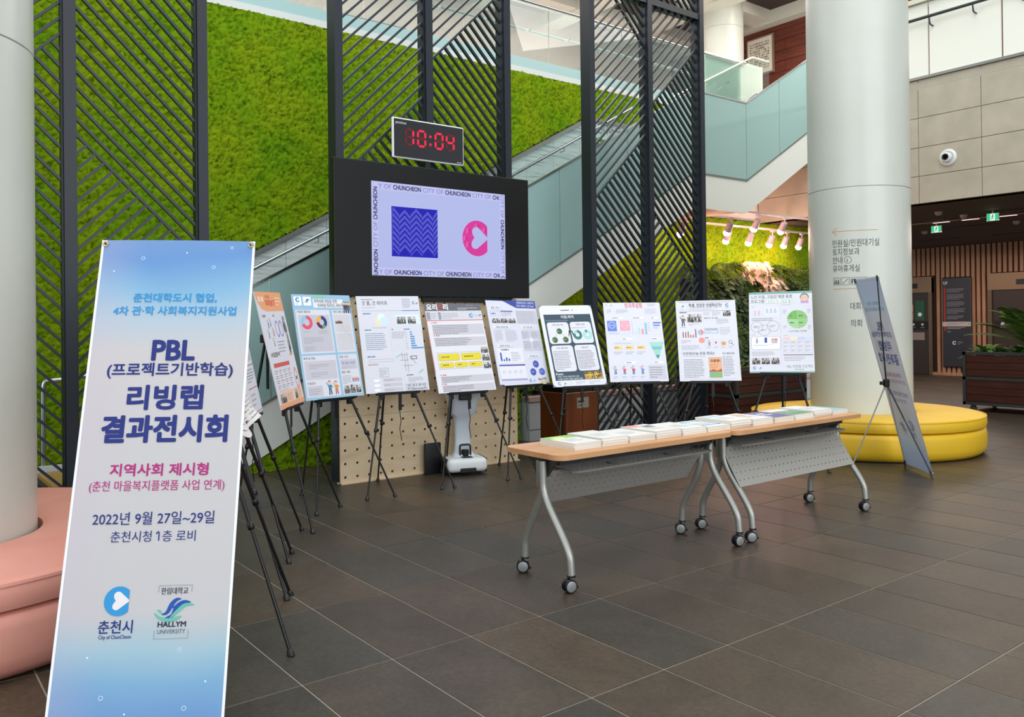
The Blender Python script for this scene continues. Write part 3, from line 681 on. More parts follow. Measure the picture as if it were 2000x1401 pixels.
# far side of the top flight: clear glass, bright white wall, rails
for a, b in ((10.25, 11.25), (11.26, 12.3), (12.31, 12.85)):
    f = lambda y: min(4.05+0.0*(y-10.5)+max(0, (y-10.55))*0.58+0.92, 6.05)
    MB().prism([(a, f(a)-1.05), (b, f(b)-1.05), (b, f(b)), (a, f(a))], XB+0.12, XB+0.132, 'X').build('far_glass', CLEAR, st)
MB().tube(roundpath([(XB+.12, 10.2, 4.98), (XB+.12, 12.37, 6.05), (XB+.12, 12.85, 6.06)], 0.05), 0.018, 8).build('far_rail', mat('#d8dcc8', 0.3), st, smooth=60)
P1 = [(XB+0.3, 11.0, 4.55), (XB+0.3, 12.2, 5.35), (XB+0.3, 12.9, 5.4)]
MB().tube(roundpath(P1, 0.1), 0.022, 10).build('far_handrail', CHROME, st, smooth=60)
ww = MB().box((XB-0.1, 10.2, 3.1), (XB-0.02, 12.9, 4.9)).box((XB-0.1, 11.3, ZF2+.06), (XB-0.04, 12.9, 6.0)).build('trim_3', mat('#dfe2d6', 0.5, name='bright_wall')); tag(ww, kind='structure')
# start rail at the foot of the stair, far left
sr = empty('stair_rail', 'bent steel pipe rail at the foot of the stair, behind the left lattice screen', 'handrail', (XB+0.35, 0, 0))
A = at(84, 905, XB+0.35); B = at(84, 745, XB+0.35); Cc = at(128, 741, XB+0.35); D = at(165, 733, XB+0.35)
MB().tube(roundpath([(0, A.y, 0.02), (0, B.y, B.z), (0, Cc.y, Cc.z), (0, D.y+0.05, D.z), (0, 3.0, D.z+0.62)], 0.12), 0.024, 10).build('pipe', CHROME, sr, smooth=60)
pl = empty('stair_foot_platform', 'low dark platform with tan wood top at the foot of the stair', 'platform', (XB+0.4, 1.2, 0))
MB().box((0.0, -0.35, 0), (1.4, 0.75, 0.05)).build('base', mat('#2f3230', 0.6), pl); MB().box((0.05, 0.0, 0.05), (0.9, 0.75, 0.085)).build('wood_top', mat('#b08a4c', 0.5), pl)
MB().box((-0.05, -0.35, 0.0), (0.0, 0.8, 0.13)).build('white_kerb', mat('#c9cfd0', 0.5), pl)
# printed sign on the stone cladding
P = at(1188, 261, XB+0.04)
sg = empty('wall_sign', 'white printed sign with green leaves on the stone cladding beside the moss', 'sign', (XB+0.04, P.y, P.z-0.17))
MB().box((0, -0.42, 0), (0.015, 0.42, 0.36)).build('board', mat('#dfe9ee', 0.4), sg)
cv = Canvas(0.84, 0.36, step=0.003); cv.rect(0, 0, 100, 43, '#dfeaf0', 0); cv.text(8, 24, 15, '스칸디아 모스', '#27303a', fit=84); 
for k in range(14): cv.disc(5+k*6.8, 38+random.uniform(-3, 3), 4.5, random.choice(['#6aa83c', '#9cc84a', '#d3c94a', '#3f8f4a']), 1)
o = cv.build(sg); o.rotation_euler = (0, 0, PI/2); o.location = (0.017, 0, 0)
# moss face under the lower flight
wm = MB().prism([(-6.9, 0), (6.08, 0), (6.08, 1.2), (5.53, 0.97), (4.5, 0.97), (2.71, 0.012), (2.7, 0)], XS-0.14, XS-0.05, 'X').build('wall_under_stair', BASEW); tag(wm, kind='structure')
bm_ = wm.data
wm.data = MB().prism([(2.75, 0), (6.08, 0), (6.08, 1.25), (5.53, 0.97), (4.5, 0.97), (2.76, 0.02)], XS-0.14, XS-0.05, 'X').mesh('wall_under_stair', BASEW)
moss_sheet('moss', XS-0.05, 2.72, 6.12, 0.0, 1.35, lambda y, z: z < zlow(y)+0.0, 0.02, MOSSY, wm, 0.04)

# ================================================================ LATTICE SCREENS
XF = -6.80; PW = 0.078
def clipseg(p, d, cons):
    t0, t1 = -20, 20
    for (a, b, c) in cons:          # a*y+b*z <= c
        den = a*d[0]+b*d[1]; num = c-(a*p[0]+b*p[1])
        if abs(den) < 1e-9:
            if num < 0: return None
            continue
        t = num/den
        if den > 0: t1 = min(t1, t)
        else: t0 = max(t0, t)
    return (t0, t1) if t1-t0 > 0.03 else None
def lattice(name, lab, y_first, bays, zt, rail=None, y_posts=None):
    root = empty('lattice_screen', lab, 'screen', (XF, y_first, 0), 0, 'dark slatted metal screens')
    for yp in y_posts: MB().box((-0.155, yp-y_first, 0), (0, yp-y_first+PW, zt)).build('post', DARKMETAL, root)
    for b, (regions) in enumerate(bays):
        ya = y_posts[b]+PW; yb = y_posts[b+1]
        if rail: MB().box((-0.14, ya-y_first, rail), (-0.01, yb-y_first, rail+0.075)).build('rail', DARKMETAL, root)
        MB().box((-0.14, ya-y_first, 0.0), (-0.01, yb-y_first, 0.06)).build('rail', DARKMETAL, root)
        # thin side strips the slats are welded to
        MB().box((-0.11, ya-y_first, 0.06), (-0.03, ya-y_first+0.012, zt)).build('edge_strip', DARKMETAL, root)
        MB().box((-0.11, yb-y_first-0.012, 0.06), (-0.03, yb-y_first, zt)).build('edge_strip', DARKMETAL, root)
        for kind, phase, lo, hi in regions:
            # kind '/' : z-y = phase+0.12k ; kind '\\' : z+y = phase+0.12k
            cons = [(-1, 0, -ya), (1, 0, yb)]
            for bd, sgn in ((lo, -1), (hi, 1)):
                if bd is None: continue
                t, c = bd
                co = {'/': (-1, 1), '\\': (1, 1), 'z': (0, 1)}[t]
                cons.append((sgn*co[0], sgn*co[1], sgn*c))
            dirv = (0.7071, 0.7071) if kind == '/' else (0.7071, -0.7071)
            for k in range(-90, 90):
                c = phase+0.1195*k
                ym = (ya+yb)/2; p = (ym, c+ym) if kind == '/' else (ym, c-ym)
                if p[1] < -2 or p[1] > zt+2: continue
                sg = clipseg(p, dirv, cons)
                if not sg: continue
                a = (p[0]+dirv[0]*sg[0], p[1]+dirv[1]*sg[0]); q_ = (p[0]+dirv[0]*sg[1], p[1]+dirv[1]*sg[1])
                nrm = Vector((0, -dirv[1], dirv[0]))
                MB().bar((-0.065, a[0]-y_first, a[1]), (-0.065, q_[0]-y_first, q_[1]), 0.032, 0.02, up=nrm).build('slat', SLATM, root)
    return root
Z0 = ('z', 0.06); ZT = 6.2; TOP = ('z', ZT)
lattice('a', 'dark blue-grey metal lattice screen at far left behind the upright banner', 0.185,
        [[('/', 2.45, ('/', 2.44), TOP), ('\\', 1.23, ('\\', 1.22), ('/', 2.44)), ('/', 0.0, Z0, ('\\', 1.22))],
         [('\\', 4.07, ('\\', 4.06), TOP), ('/', 1.473, Z0, ('\\', 4.06))]], ZT, None, [0.185, 1.135, 2.098])
lattice('b', 'dark blue-grey metal lattice screen behind the large display', 3.296,
        [[('/', -0.645, ('/', -0.655), TOP), ('\\', 6.42, Z0, ('/', -0.655))],
         [('/', -0.37, ('/', -0.38), TOP), ('\\', 7.2, Z0, ('/', -0.38))]], ZT, None, [3.296, 4.25, 5.2])
lattice('c', 'dark blue-grey metal lattice screen right of the display, with a cross rail at the top', 6.40,
        [[('\\', 12.03, ('\\', 12.02), ('z', 5.2)), ('/', -3.71, ('/', -3.72), ('\\', 12.02)), ('\\', 7.50, ('\\', 7.49), ('/', -3.72)), ('/', -7.0, Z0, ('\\', 7.49))],
         [('\\', 13.0, ('z', 5.275), TOP), ('/', -3.45, ('/', -3.46), ('z', 5.2)), ('\\', 10.21, ('\\', 10.20), ('/', -3.46)), ('/', -7.6, Z0, ('\\', 10.20))]], ZT, 5.2, [6.40, 7.35, 8.30])

# ================================================================ COLUMNS AND ROUND SOFAS
colR = column('round_column', -4.92, 8.665, 0.525, 0.0, 9.5, 'white round column with printed direction signs rising from the yellow sofa')
colL = column('round_column', -4.99, 0.165, 0.525, 0.0, 9.5, 'white round column at the left edge rising from the pink sofa')
def leather(name, a, b): return noise_mat(name, [(0.35, a), (0.65, b)], 2.5, rough=0.5, bump=0.12, bscale=9, bdist=0.02)
def round_sofa(x, y, r, m, lab, rin=0.53):
    s = empty('round_sofa', lab, 'sofa', (x, y, 0))
    MB().lathe([(rin+.02, 0.012), (r-0.05, 0.012), (r-0.015, 0.05), (r, 0.10), (r, 0.22), (r-0.008, 0.262), (r-0.03, 0.275), (rin+.02, 0.278)], (0, 0, 0), 96, closed=True).build('base', m, s, 50)
    MB().lathe([(rin, 0.28), (r-0.035, 0.28), (r-0.006, 0.29), (r+0.002, 0.315), (r, 0.375), (r-0.012, 0.395), (r-0.05, 0.405), (r-0.3, 0.41), (rin+0.03, 0.408), (rin, 0.395)], (0, 0, 0), 96, closed=True).build('seat_cushion', m, s, 50)
    MB().lathe([(r+0.001, 0.386), (r-0.002, 0.398), (r-0.014, 0.4)], (0, 0, 0), 96, closed=True).build('piping', m, s, 50)
    MB().lathe([(rin+.03, 0), (r-0.1, 0.0), (r-0.1, 0.0125), (rin+.03, 0.0125)], (0, 0, 0), 64, closed=True).build('plinth', BLACK, s)
    return s
round_sofa(-4.905, 8.68, 1.19, leather('yellow_leather', '#dcae1c', '#e3b722'), 'round yellow leather sofa around the column')
round_sofa(-4.995, 0.185, 1.20, leather('pink_leather', '#d68f7e', '#dc9887'), 'round salmon-pink leather sofa around the left column')

# curved lettering on the column
class CurvedCanvas(Canvas):
    def __init__(s, R, a0, ztop, **k): s.R = R; s.a0 = a0; s.zt = ztop; Canvas.__init__(s, 1, 1, **k)
    def P(s, u, v, lv):     # u, v in metres: arc length, drop from ztop
        a = s.a0+u/s.R; r = s.R+s.st*lv; return (r*math.cos(a), r*math.sin(a), s.zt-v)
    def rect(s, x0, y0, x1, y1, col, lv=1):
        n = max(1, int(abs(x1-x0)/0.03))
        for i in range(n): s.poly([(x0+(x1-x0)*i/n, y0), (x0+(x1-x0)*(i+1)/n, y0), (x0+(x1-x0)*(i+1)/n, y1), (x0+(x1-x0)*i/n, y1)], col, lv)
        return s
a_c = math.atan2(-8.665, 4.92)
cc = CurvedCanvas(0.525, a_c-math.radians(29.5), 2.42, step=0.0012)
ORG = '#c98a4c'; DK = '#3b3d42'
cc.rect(0.0, 0.082, 0.46, 0.087, ORG, 1); cc.line(0.0, 0.085, 0.05, 0.045, 0.006, ORG, 1); cc.line(0.0, 0.085, 0.05, 0.125, 0.006, ORG, 1)
cc.text(0.0, 0.245, 0.068, '민원실/민원대기실', DK, fit=0.47, lv=1)
cc.text(0.0, 0.335, 0.066, '토지정보과', DK, fit=0.275, lv=1)
cc.text(0.0, 0.42, 0.064, '안내', DK, fit=0.105, lv=1); cc.ring(0.16, 0.39, 0.038, 0.034, DK, 1); cc.text(0.15, 0.412, 0.045, 'i', DK, bold=0.03, lv=1)
cc.text(0.0, 0.51, 0.066, '유아휴게실', DK, fit=0.275, lv=1)
for k in range(4):
    x = 0.005+k*0.088; cc.rect(x, 0.575, x+0.078, 0.578, DK); cc.rect(x, 0.65, x+0.078, 0.653, DK); cc.rect(x, 0.575, x+0.003, 0.653, DK); cc.rect(x+0.075, 0.575, x+0.078, 0.653, DK)
for x in (0.022, 0.042, 0.062): cc.disc(x, 0.606, 0.006, DK, 1); cc.rect(x-0.006, 0.614, x+0.006, 0.645, DK)
cc.line(0.022, 0.585, 0.028, 0.593, 0.004, DK); cc.line(0.05, 0.585, 0.056, 0.593, 0.004, DK)
cc.line(0.102, 0.640, 0.16, 0.592, 0.005, DK)
for x in (0.2, 0.232): cc.disc(x, 0.6, 0.008, DK, 1); cc.poly([(x-0.009, 0.61), (x+0.009, 0.61), (x+0.005, 0.642), (x-0.005, 0.642)], DK)
cc.disc(0.31, 0.597, 0.007, DK, 1); cc.line(0.31, 0.604, 0.306, 0.625, 0.006, DK); cc.line(0.306, 0.625, 0.325, 0.64, 0.005, DK)
cc.rect(0.0, 0.692, 0.35, 0.697, ORG)
cc.text(0.18, 0.91, 0.066, '대회의실', DK, fit=0.21, lv=1); cc.text(0.18, 1.09, 0.066, '의회', DK, fit=0.11, lv=1)
cc.build(colR, 'direction_lettering')

# ================================================================ DISPLAY, CLOCK, PEGBOARD
dw, dh = 2.17, 1.215
D0 = empty('display_screen', 'large black wall display showing a blue chevron square and a pink emblem', 'display', (-6.70, 3.20, 1.655))
MB().rbox((0, 0, 0), (0.055, dw, dh), 0.006, 1).build('housing', BLACK, D0)
BEZ = mat('#030304', 0.25, name='screen_glass', spec=0.45)
MB().box((0.0555, 0.012, 0.012), (0.058, dw-0.012, dh-0.012)).build('glass', BEZ, D0)
MB().box((-0.1, 0.5, 0.3), (0, 1.6, 0.8)).build('bracket', BLACK, D0)
MB().box((0.0, 0.9, -0.045), (0.04, 1.95, -0.002)).build('speaker_bar', BLACK, D0)
# picture: y 3.56..5.06 , z 1.845..2.69
pw, ph = 1.50, 0.848
cv = Canvas(pw, ph, emit=1.0, step=0.0005)
BGS = '#b9c1f2'; NAV = '#2b2a66'; LT = '#7f7fc4'
cv.rect(0, 0, 100, 56.5, '#c5c9f6', 0); cv.rect(4.6, 4.9, 95.6, 51.6, BGS, 1)
def tline(x0, y, h, rot, seq, lim):
    x = x0
    for t, bold in seq:
        w_ = len(t)*h*0.72
        if rot == 0: cv.text(x, y, h, t, NAV if bold else LT, bold=0.04 if bold else 0, fit=w_, lv=3, clip=lim)
        else: cv.text(y, x, h, t, NAV if bold else LT, bold=0.04 if bold else 0, fit=w_, lv=3, rot=rot, clip=lim)
        x += (w_+h*0.5)*(1 if rot == 0 else (-1 if rot == -90 else 1))
CH = [('Y OF', 0), ('CHUNCHEON', 1), ('CITY OF', 0), ('CHUNCHEON', 1), ('CITY OF', 0), ('CHUNCHEON', 1)]
tline(4.8, 3.9, 3.0, 0, CH, (4.6, 0, 95.4, 56)); tline(4.8, 55.6, 3.0, 0, CH, (4.6, 0, 95.4, 56.4))
tline(56.2, 3.9, 3.0, -90, [('UNCHEON', 1), ('CITY OF', 0), ('CHUNCHEON', 1)], (0, 0.2, 5, 56.2))
tline(0.5, 96.4, 3.0, 90, [('CITY OF', 0), ('CHUNCHEON', 1), ('CITY OF', 0), ('CH', 1)], (95, 0.2, 100, 56.2))
bx0, by0, bx1, by1 = 13.5, 14.2, 46.5, 44.6
cv.rect(bx0, by0, bx1, by1, '#1713b8', 2)
for i in range(5):     # nested chevrons
    cx = bx0+(i)*8.25+1.0
    for j in range(-1, 10):
        yb = by0+j*3.5+(1.2 if i % 2 else 0)
        for sx in (-1, 1):
            a = (cx, yb+0.6); b = (cx+sx*4.1, yb+4.7)
            for o_ in (0.0, 1.1):
                pts = [(a[0], a[1]+o_), (b[0], b[1]+o_), (b[0], b[1]+o_+0.36), (a[0], a[1]+o_+0.36)]
                pts = [(min(max(u, bx0), bx1), v) for u, v in pts]
                if pts[0][0] == pts[1][0] or min(v for u, v in pts) < by0+0.2 or max(v for u, v in pts) > by1-0.2: continue
                cv.poly(pts, '#8f95ef', 3)
PK = '#e0389f'
cv.clogo(77, 30.5, 11.6, PK, BGS, 2)
for (u, v) in ((70, 24), (70, 33), (77, 20.6), (83, 23), (67.8, 29)):
    for o_ in (0, 1.6): cv.line(u-2, v+2+o_, u, v+o_, 0.5, '#f27cc4', 3.5); cv.line(u, v+o_, u+2, v+2+o_, 0.5, '#c4217f', 3.5)
o = cv.build(D0, 'picture'); o.rotation_euler = (0, 0, PI/2); o.location = (0.0585, 0.36+pw/2, 0.19)

ck = empty('digital_clock', 'white framed digital wall clock with red digits above the display', 'clock', (-6.72, 3.80, 2.935))
yawc = 0.0
MB().rbox((0.02, 0, 0), (0.05, 0.79, 0.375), 0.012, 2).build('case', WHITEP, ck)
MB().box((0.0505, 0.014, 0.014), (0.053, 0.776, 0.361)).build('face', mat('#0c0a0d', 0.08, spec=0.7), ck)
MB().box((-0.02, 0.36, -0.08), (0.03, 0.42, 0.0)).build('bracket', BLACK, ck)
cv = Canvas(0.79, 0.375, emit=1.6, step=0.0006)
def seg7(x, y, w_, h, t, on, cv=cv):
    hh = h/2; S = {'a': ((x, y), (x+w_, y)), 'g': ((x, y+hh), (x+w_, y+hh)), 'd': ((x, y+h), (x+w_, y+h)), 'f': ((x, y), (x, y+hh)), 'b': ((x+w_, y), (x+w_, y+hh)), 'e': ((x, y+hh), (x, y+h)), 'c': ((x+w_, y+hh), (x+w_, y+h))}
    for k, (p, q) in S.items():
        col = '#f0183c' if k in on else '#5c0f18'
        dx, dy = q[0]-p[0], q[1]-p[1]; L = math.hypot(dx, dy); ux, uy = dx/L, dy/L; e = 0.8
        a = (p[0]+ux*e, p[1]+uy*e); b = (q[0]-ux*e, q[1]-uy*e); nx, ny = -uy*t/2, ux*t/2
        cv.poly([a, (a[0]+ux*t/2+nx, a[1]+uy*t/2+ny), (b[0]-ux*t/2+nx, b[1]-uy*t/2+ny), b, (b[0]-ux*t/2-nx, b[1]-uy*t/2-ny), (a[0]+ux*t/2-nx, a[1]+uy*t/2-ny)], col, 1)
for args in ((17.5, 'bc'), (34, 'abcdef'), (58.5, 'abcdef'), (74.5, 'fgbc'), None):
    cv = Canvas(0.79, 0.375, emit=1.6, step=0.0006)
    if args: seg7(args[0], 12.5, 10, 18, 2.6, args[1], cv)
    else: cv.disc(51.2, 17.5, 1.6, '#f0183c', 1); cv.disc(51.2, 27, 1.6, '#f0183c', 1)
    o = cv.build(ck, 'digit' if args else 'colon'); o.rotation_euler = (0, 0, PI/2); o.location = (0.0532, 0.395, 0)
cv = Canvas(0.79, 0.375, step=0.0006); cv.text(4, 7.3, 3.4, 'penitus', '#d9dbe0', fit=14); cv.rect(89, 44, 96, 44.6, '#c9c9cc', 1)
o = cv.build(ck, 'lettering'); o.rotation_euler = (0, 0, PI/2); o.location = (0.0532, 0.395, 0)

PLY = noise_mat('birch_plywood', [(0.3, '#c9b08c'), (0.55, '#d8c19e'), (0.75, '#dfcaa9')], 1.3, rough=0.6, stretch=(1, 1, 5), detail=7, distortion=1.0)
PLY2 = PLY
pb = empty('pegboard', 'plywood pegboard wall with a grid of holes under the display', 'board', (-6.70, 3.262, 0))
for k, (a, b, m_) in enumerate(((0.0, 0.59, PLY), (0.592, 1.18, PLY2), (1.182, 1.65, PLY))):
    holed_panel(0.0, 1.975, a, b, 0.1175, 0.118, 0.0125, 0.047, 0.059, 0.018, 12).build('board_panel', m_, pb, 30)
MB().box((-0.07, 0.01, 0.0), (-0.019, 1.965, 1.648)).build('backing', mat('#1b1512', 0.9), pb)
MB().box((-0.07, 0.0, 0.0), (0.02, 1.985, 0.012)).build('base_strip', PLY, pb)

# ---- white guide robot
rb = empty('guide_robot', 'white wheeled guide robot with black base sides in front of the pegboard', 'robot', (-6.49, 4.42, 0), math.radians(-20))
MB().rbox((-0.16, -0.19, 0.03), (0.19, 0.19, 0.16), 0.045, 4).build('base', WHITEP, rb, 40)
MB().rbox((-0.155, -0.197, 0.02), (0.13, -0.165, 0.15), 0.012, 2).build('side_cover', mat('#191b1e', 0.4), rb, 40)
MB().rbox((-0.155, 0.165, 0.02), (0.13, 0.197, 0.15), 0.012, 2).build('side_cover', mat('#191b1e', 0.4), rb, 40)
MB().rbox((0.176, -0.075, 0.028), (0.196, 0.075, 0.075), 0.008, 2).build('front_sensor', BLACK, rb)
body = MB(); secs = [(0.15, -0.09, 0.10, 0.12), (0.2, -0.075, 0.03, 0.085), (0.3, -0.07, 0.0, 0.075), (0.45, -0.07, 0.0, 0.075), (0.53, -0.075, 0.02, 0.08), (0.56, -0.09, 0.06, 0.125), (0.66, -0.1, 0.07, 0.14), (0.76, -0.12, 0.1, 0.17), (0.80, -0.13, 0.14, 0.19), (0.815, -0.13, 0.14, 0.19)]
vs = []; nn = 20
for z, x0, x1, hw in secs:
    cx = (x0+x1)/2; rx = (x1-x0)/2
    for k in range(nn):
        a = 2*PI*k/nn; c_, s_ = math.cos(a), math.sin(a)
        vs.append((cx+rx*math.copysign(abs(c_)**0.55, c_), hw*math.copysign(abs(s_)**0.55, s_), z))
fs = [(i*nn+k, i*nn+(k+1) % nn, (i+1)*nn+(k+1) % nn, (i+1)*nn+k) for i in range(len(secs)-1) for k in range(nn)]+[tuple((len(secs)-1)*nn+k for k in range(nn))]
body.add(vs, fs).build('body', mat('#ccd3da', 0.35), rb, 50)
MB().rbox((0.07, -0.06, 0.69), (0.115, 0.06, 0.82), 0.01, 2).build('black_visor', BLACK, rb)
MB().rbox((0.03, -0.045, 0.158), (0.155, 0.055, 0.166), 0.003, 1).build('tray_pad', mat('#3a3d40', 0.5), rb)
MB().tube(roundpath([(0.06, -0.045, 0.16), (0.05, -0.045, 0.27), (0.05, 0.055, 0.27), (0.06, 0.055, 0.16)], 0.2), 0.009, 8).build('handle', BLACK, rb, 60)
MB().lathe([(0.035, 0.16), (0.035, 0.22), (0.03, 0.225)], (0.05, 0.005, 0), 16).build('dock', BLACK, rb, 40)
MB().rbox((-0.06, -0.14, 0.86), (-0.035, 0.14, 1.05), 0.01, 2).box((-0.06, -0.03, 0.81), (-0.04, 0.03, 0.87)).build('tablet_head', BLACK, rb)
bk = MB().rbox((-0.02, -0.085, 0.03), (0.02, 0.085, 0.32), 0.008, 2).build('black_case', mat('#0d0e10', 0.5), None, 40, (-6.62, 4.16, -0.03)); tag(bk, 'flat black case standing between the robot and the pegboard', 'case')

# ---- brown pedestal box
BRW = noise_mat('brown_veneer', [(0.3, '#58290f'), (0.5, '#6d3312'), (0.75, '#7d3f18')], 2.0, rough=0.4, stretch=(3, 3, 0.6), detail=7, distortion=0.8)
px_ = empty('collection_box', 'reddish-brown wooden collection box with a small silver plate, behind the tablet poster', 'box', (-6.50, 5.72, 0))
MB().box((-0.42, 0, 0.0), (0, 0.46, 0.02)).build('plinth', BLACK, px_)
MB().rbox((-0.42, 0, 0.02), (0, 0.46, 0.665), 0.004, 1).build('body', BRW, px_)
MB().box((-0.40, 0.02, 0.665), (-0.03, 0.43, 0.74)).build('black_top', BLACK, px_)
MB().box((0.0, 0.155, 0.50), (0.003, 0.32, 0.61)).build('plate', mat('#a9a49a', 0.35, 0.5), px_)
cv = Canvas(0.16, 0.1, step=0.0004); cv.greek(8, 12, 92, 34, 1, '#3a3a3a', t=13); cv.greek(8, 40, 92, 54, 1, '#4a4a4a', t=6)
o = cv.build(px_); o.rotation_euler = (0, 0, PI/2); o.location = (0.0034, 0.2375, 0.505)

# ---- long stone bed below the green wall
GRAN = noise_mat('grey_granite', [(0.3, '#a3a4a5'), (0.5, '#b9baba'), (0.7, '#c5c6c4')], 90, rough=0.6, detail=4)
PGR = noise_mat('pink_granite', [(0.3, '#a98a82'), (0.7, '#c2a297')], 60, rough=0.5, detail=4)
bed = empty('stone_planter', 'long low grey stone planting bed with a pink stone rim under the stair', 'planter', (-7.66, 6.16, 0))
Lb = 6.2
MB().box((-1.4, 0.03, 0), (-0.02, Lb-.03, 0.46)).build('core', mat('#2a2622', 0.9), bed)
yk = 0
while yk < Lb-0.05:
    y2 = min(yk+0.62, Lb)
    MB().box((-0.04, yk+0.004, 0.135), (0, y2-0.004, 0.455)).build('stone_slab', GRAN, bed); MB().box((-0.04, yk+0.004, 0.0), (0, y2-0.004, 0.125)).build('stone_slab', GRAN, bed)
    MB().box((-0.16, yk+0.003, 0.463), (0.012, y2-0.003, 0.52)).build('rim_stone', PGR, bed)
    yk += 0.62
MB().box((-1.4, -0.0, 0.0), (-0.04, 0.03, 0.455)).build('end_slab', GRAN, bed)
MB().box((-1.38, 0.04, 0.46), (-0.16, Lb-.04, 0.50)).build('soil', mat('#241a12', 0.95), bed)
# ---- plants
def leafmat(n, a, b, r=0.7):
    m, nt, bb = nodemat(n, r, 0.2); oi = N(nt, 'ShaderNodeObjectInfo'); g = N(nt, 'ShaderNodeNewGeometry')
    n_ = N(nt, 'ShaderNodeTexNoise', Scale=7, Detail=2); tc = N(nt, 'ShaderNodeTexCoord'); nt.links.new(tc.outputs['Object'], n_.inputs['Vector'])
    ad = N(nt, 'ShaderNodeMath', _operation='ADD'); nt.links.new(n_.outputs[0], ad.inputs[0]); nt.links.new(g.outputs['Random Per Island'], ad.inputs[1])
    sb = N(nt, 'ShaderNodeMath', _operation='MULTIPLY'); nt.links.new(ad.outputs[0], sb.inputs[0]); sb.inputs[1].default_value = 0.6
    nt.links.new(ramp(nt, sb.outputs[0], [(0.25, a), (0.75, b)]), bb.inputs['Base Color']); return m
LF1 = leafmat('fern_leaf', '#2a451b', '#5f7d38'); LF2 = leafmat('dark_leaf', '#2b3d26', '#5b7050', 0.35); LF3 = leafmat('pale_pink_leaf', '#c9a98c', '#efd6bd', 0.5); LF4 = leafmat('palm_leaf', '#274414', '#55792c'); LF5 = leafmat('bright_leaf', '#2c5a20', '#5c8f38')
def leaf(mb, p, d, L, W, up, droop=0.25):
    p = Vector(p); d = Vector(d).normalized(); s_ = d.cross(Vector(up))
    if s_.length < 1e-3: s_ = Vector((1, 0, 0))
    s_.normalize(); u = s_.cross(d); pts = []
    for t, wf in ((0, .08), (.3, .9), (.6, .8), (1, .02)):
        c = p+d*(L*t)-Vector((0, 0, 1))*(droop*L*t*t); pts += [c-s_*(W/2*wf)+u*(W*.12*wf), c, c+s_*(W/2*wf)+u*(W*.12*wf)]
    fs = []
    for i in range(3):
        for j in range(2): fs.append((i*3+j, i*3+j+1, (i+1)*3+j+1, (i+1)*3+j))
    mb.add(pts, fs)
def frond(mb, p, d, L, n, lw, ll, droop=0.6):
    """feather leaf: thin stem with leaflets both sides"""
    p = Vector(p); d = Vector(d).normalized(); s_ = d.cross(Vector((0, 0, 1)))
    if s_.length < 1e-3: s_ = Vector((0, 1, 0))
    s_.normalize(); prev = p; P = []
    for i in range(n+1):
        t = i/n; c = p+d*(L*t)-Vector((0, 0, 1))*(droop*L*t*t); P.append(c)
    mb.tube(P, [0.004*(1-0.7*i/n)+0.001 for i in range(n+1)], 4)
    for i in range(1, n+1):
        t = i/n; tang = (P[i]-P[i-1]).normalized(); l = ll*math.sin(PI*min(1, 0.15+t*0.85))**0.7
        for sg in (-1, 1):
            a = P[i]; dd = (s_*sg*0.85+tang*0.6-Vector((0, 0, .15))).normalized(); e = a+dd*l; wv = tang*(lw/2)
            mid = a+dd*(l*.45)+Vector((0, 0, .004)); mb.add([a, mid+wv, e, mid-wv], [(0, 1, 2, 3)])
def wallplant(kind):
    mb = MB()
    if kind == 'fern':
        for k in range(16):
            a = random.uniform(0, 2*PI); frond(mb, (0, 0, 0), (0.9+random.random()*.4, math.cos(a)*0.9, math.sin(a)*0.6+.35), random.uniform(.28, .42), 9, 0.02, 0.075, 0.7)
    elif kind == 'leafy':
        for k in range(58):
            a = random.uniform(0, 2*PI); r = random.uniform(0, .17)
            leaf(mb, (random.uniform(.03, .2), r*math.cos(a), r*math.sin(a)), (0.7, random.uniform(-.8, .8), random.uniform(-.7, .4)), random.uniform(.09, .15), random.uniform(.055, .08), (1, -.6, .4))
    else:
        for k in range(44):
            leaf(mb, (random.uniform(.05, .24), random.uniform(-.13, .13), random.uniform(-.16, .16)), (0.6, random.uniform(-.7, .7), random.uniform(-.9, .2)), random.uniform(.11, .16), random.uniform(.055, .075), (1, -.7, .35))
    return mb
meshes = {k: [wallplant(k).mesh('foliage', {'fern': LF1, 'leafy': LF2, 'pale': LF3}[k]) for _ in range(n)] for k, n in (('fern', 4), ('leafy', 4), ('pale', 3))}
gy_ = 9.1; cnt = 0
MB().box((XB-0.0, 10.5, 0.5), (XB+0.06, 16.2, 2.1)).build('planting_panel', mat('#12180e', 0.9), wall_back)
for i in range(19):
    for j in range(7):
        y = 10.62+i*0.29+random.uniform(-.06, .06)+(0.14 if j % 2 else 0); z = 0.66+j*0.27+random.uniform(-.04, .04)
        topz = 2.55-0.12*max(0, y-13)
        if z > topz: continue
        # pale croton streak falls from upper left to lower right
        yc = 12.0+ (2.55-z)*0.95
        if abs(y-yc) < 0.26 and 1.55 < z < 2.6: kind = 'pale'
        elif z > 2.0 or (y < 11.4 and j % 3 == 0): kind = 'fern'
        else: kind = 'leafy' if (i+j) % 3 else 'fern'
        lab = {'fern': 'feathery dark green fern growing out of the planted wall', 'leafy': 'dark broad-leaved plant growing out of the planted wall', 'pale': 'pale cream and pink leaved plant in the dark planted wall'}[kind]
        o = link('wall_fern' if kind == 'fern' else ('leafy_wall_plant' if kind == 'leafy' else 'pale_leaved_plant'), random.choice(meshes[kind]))
        o.location = (XB+0.06, y, z); o.rotation_euler = (random.uniform(-.5, .5), 0, random.uniform(-.2, .2)); k_ = random.uniform(.9, 1.2); o.scale = (k_, k_, k_)
        tag(o, lab, 'plant', {'fern': 'ferns of the planted wall', 'leafy': 'broad-leaved plants of the planted wall', 'pale': 'pale plants of the planted wall'}[kind])
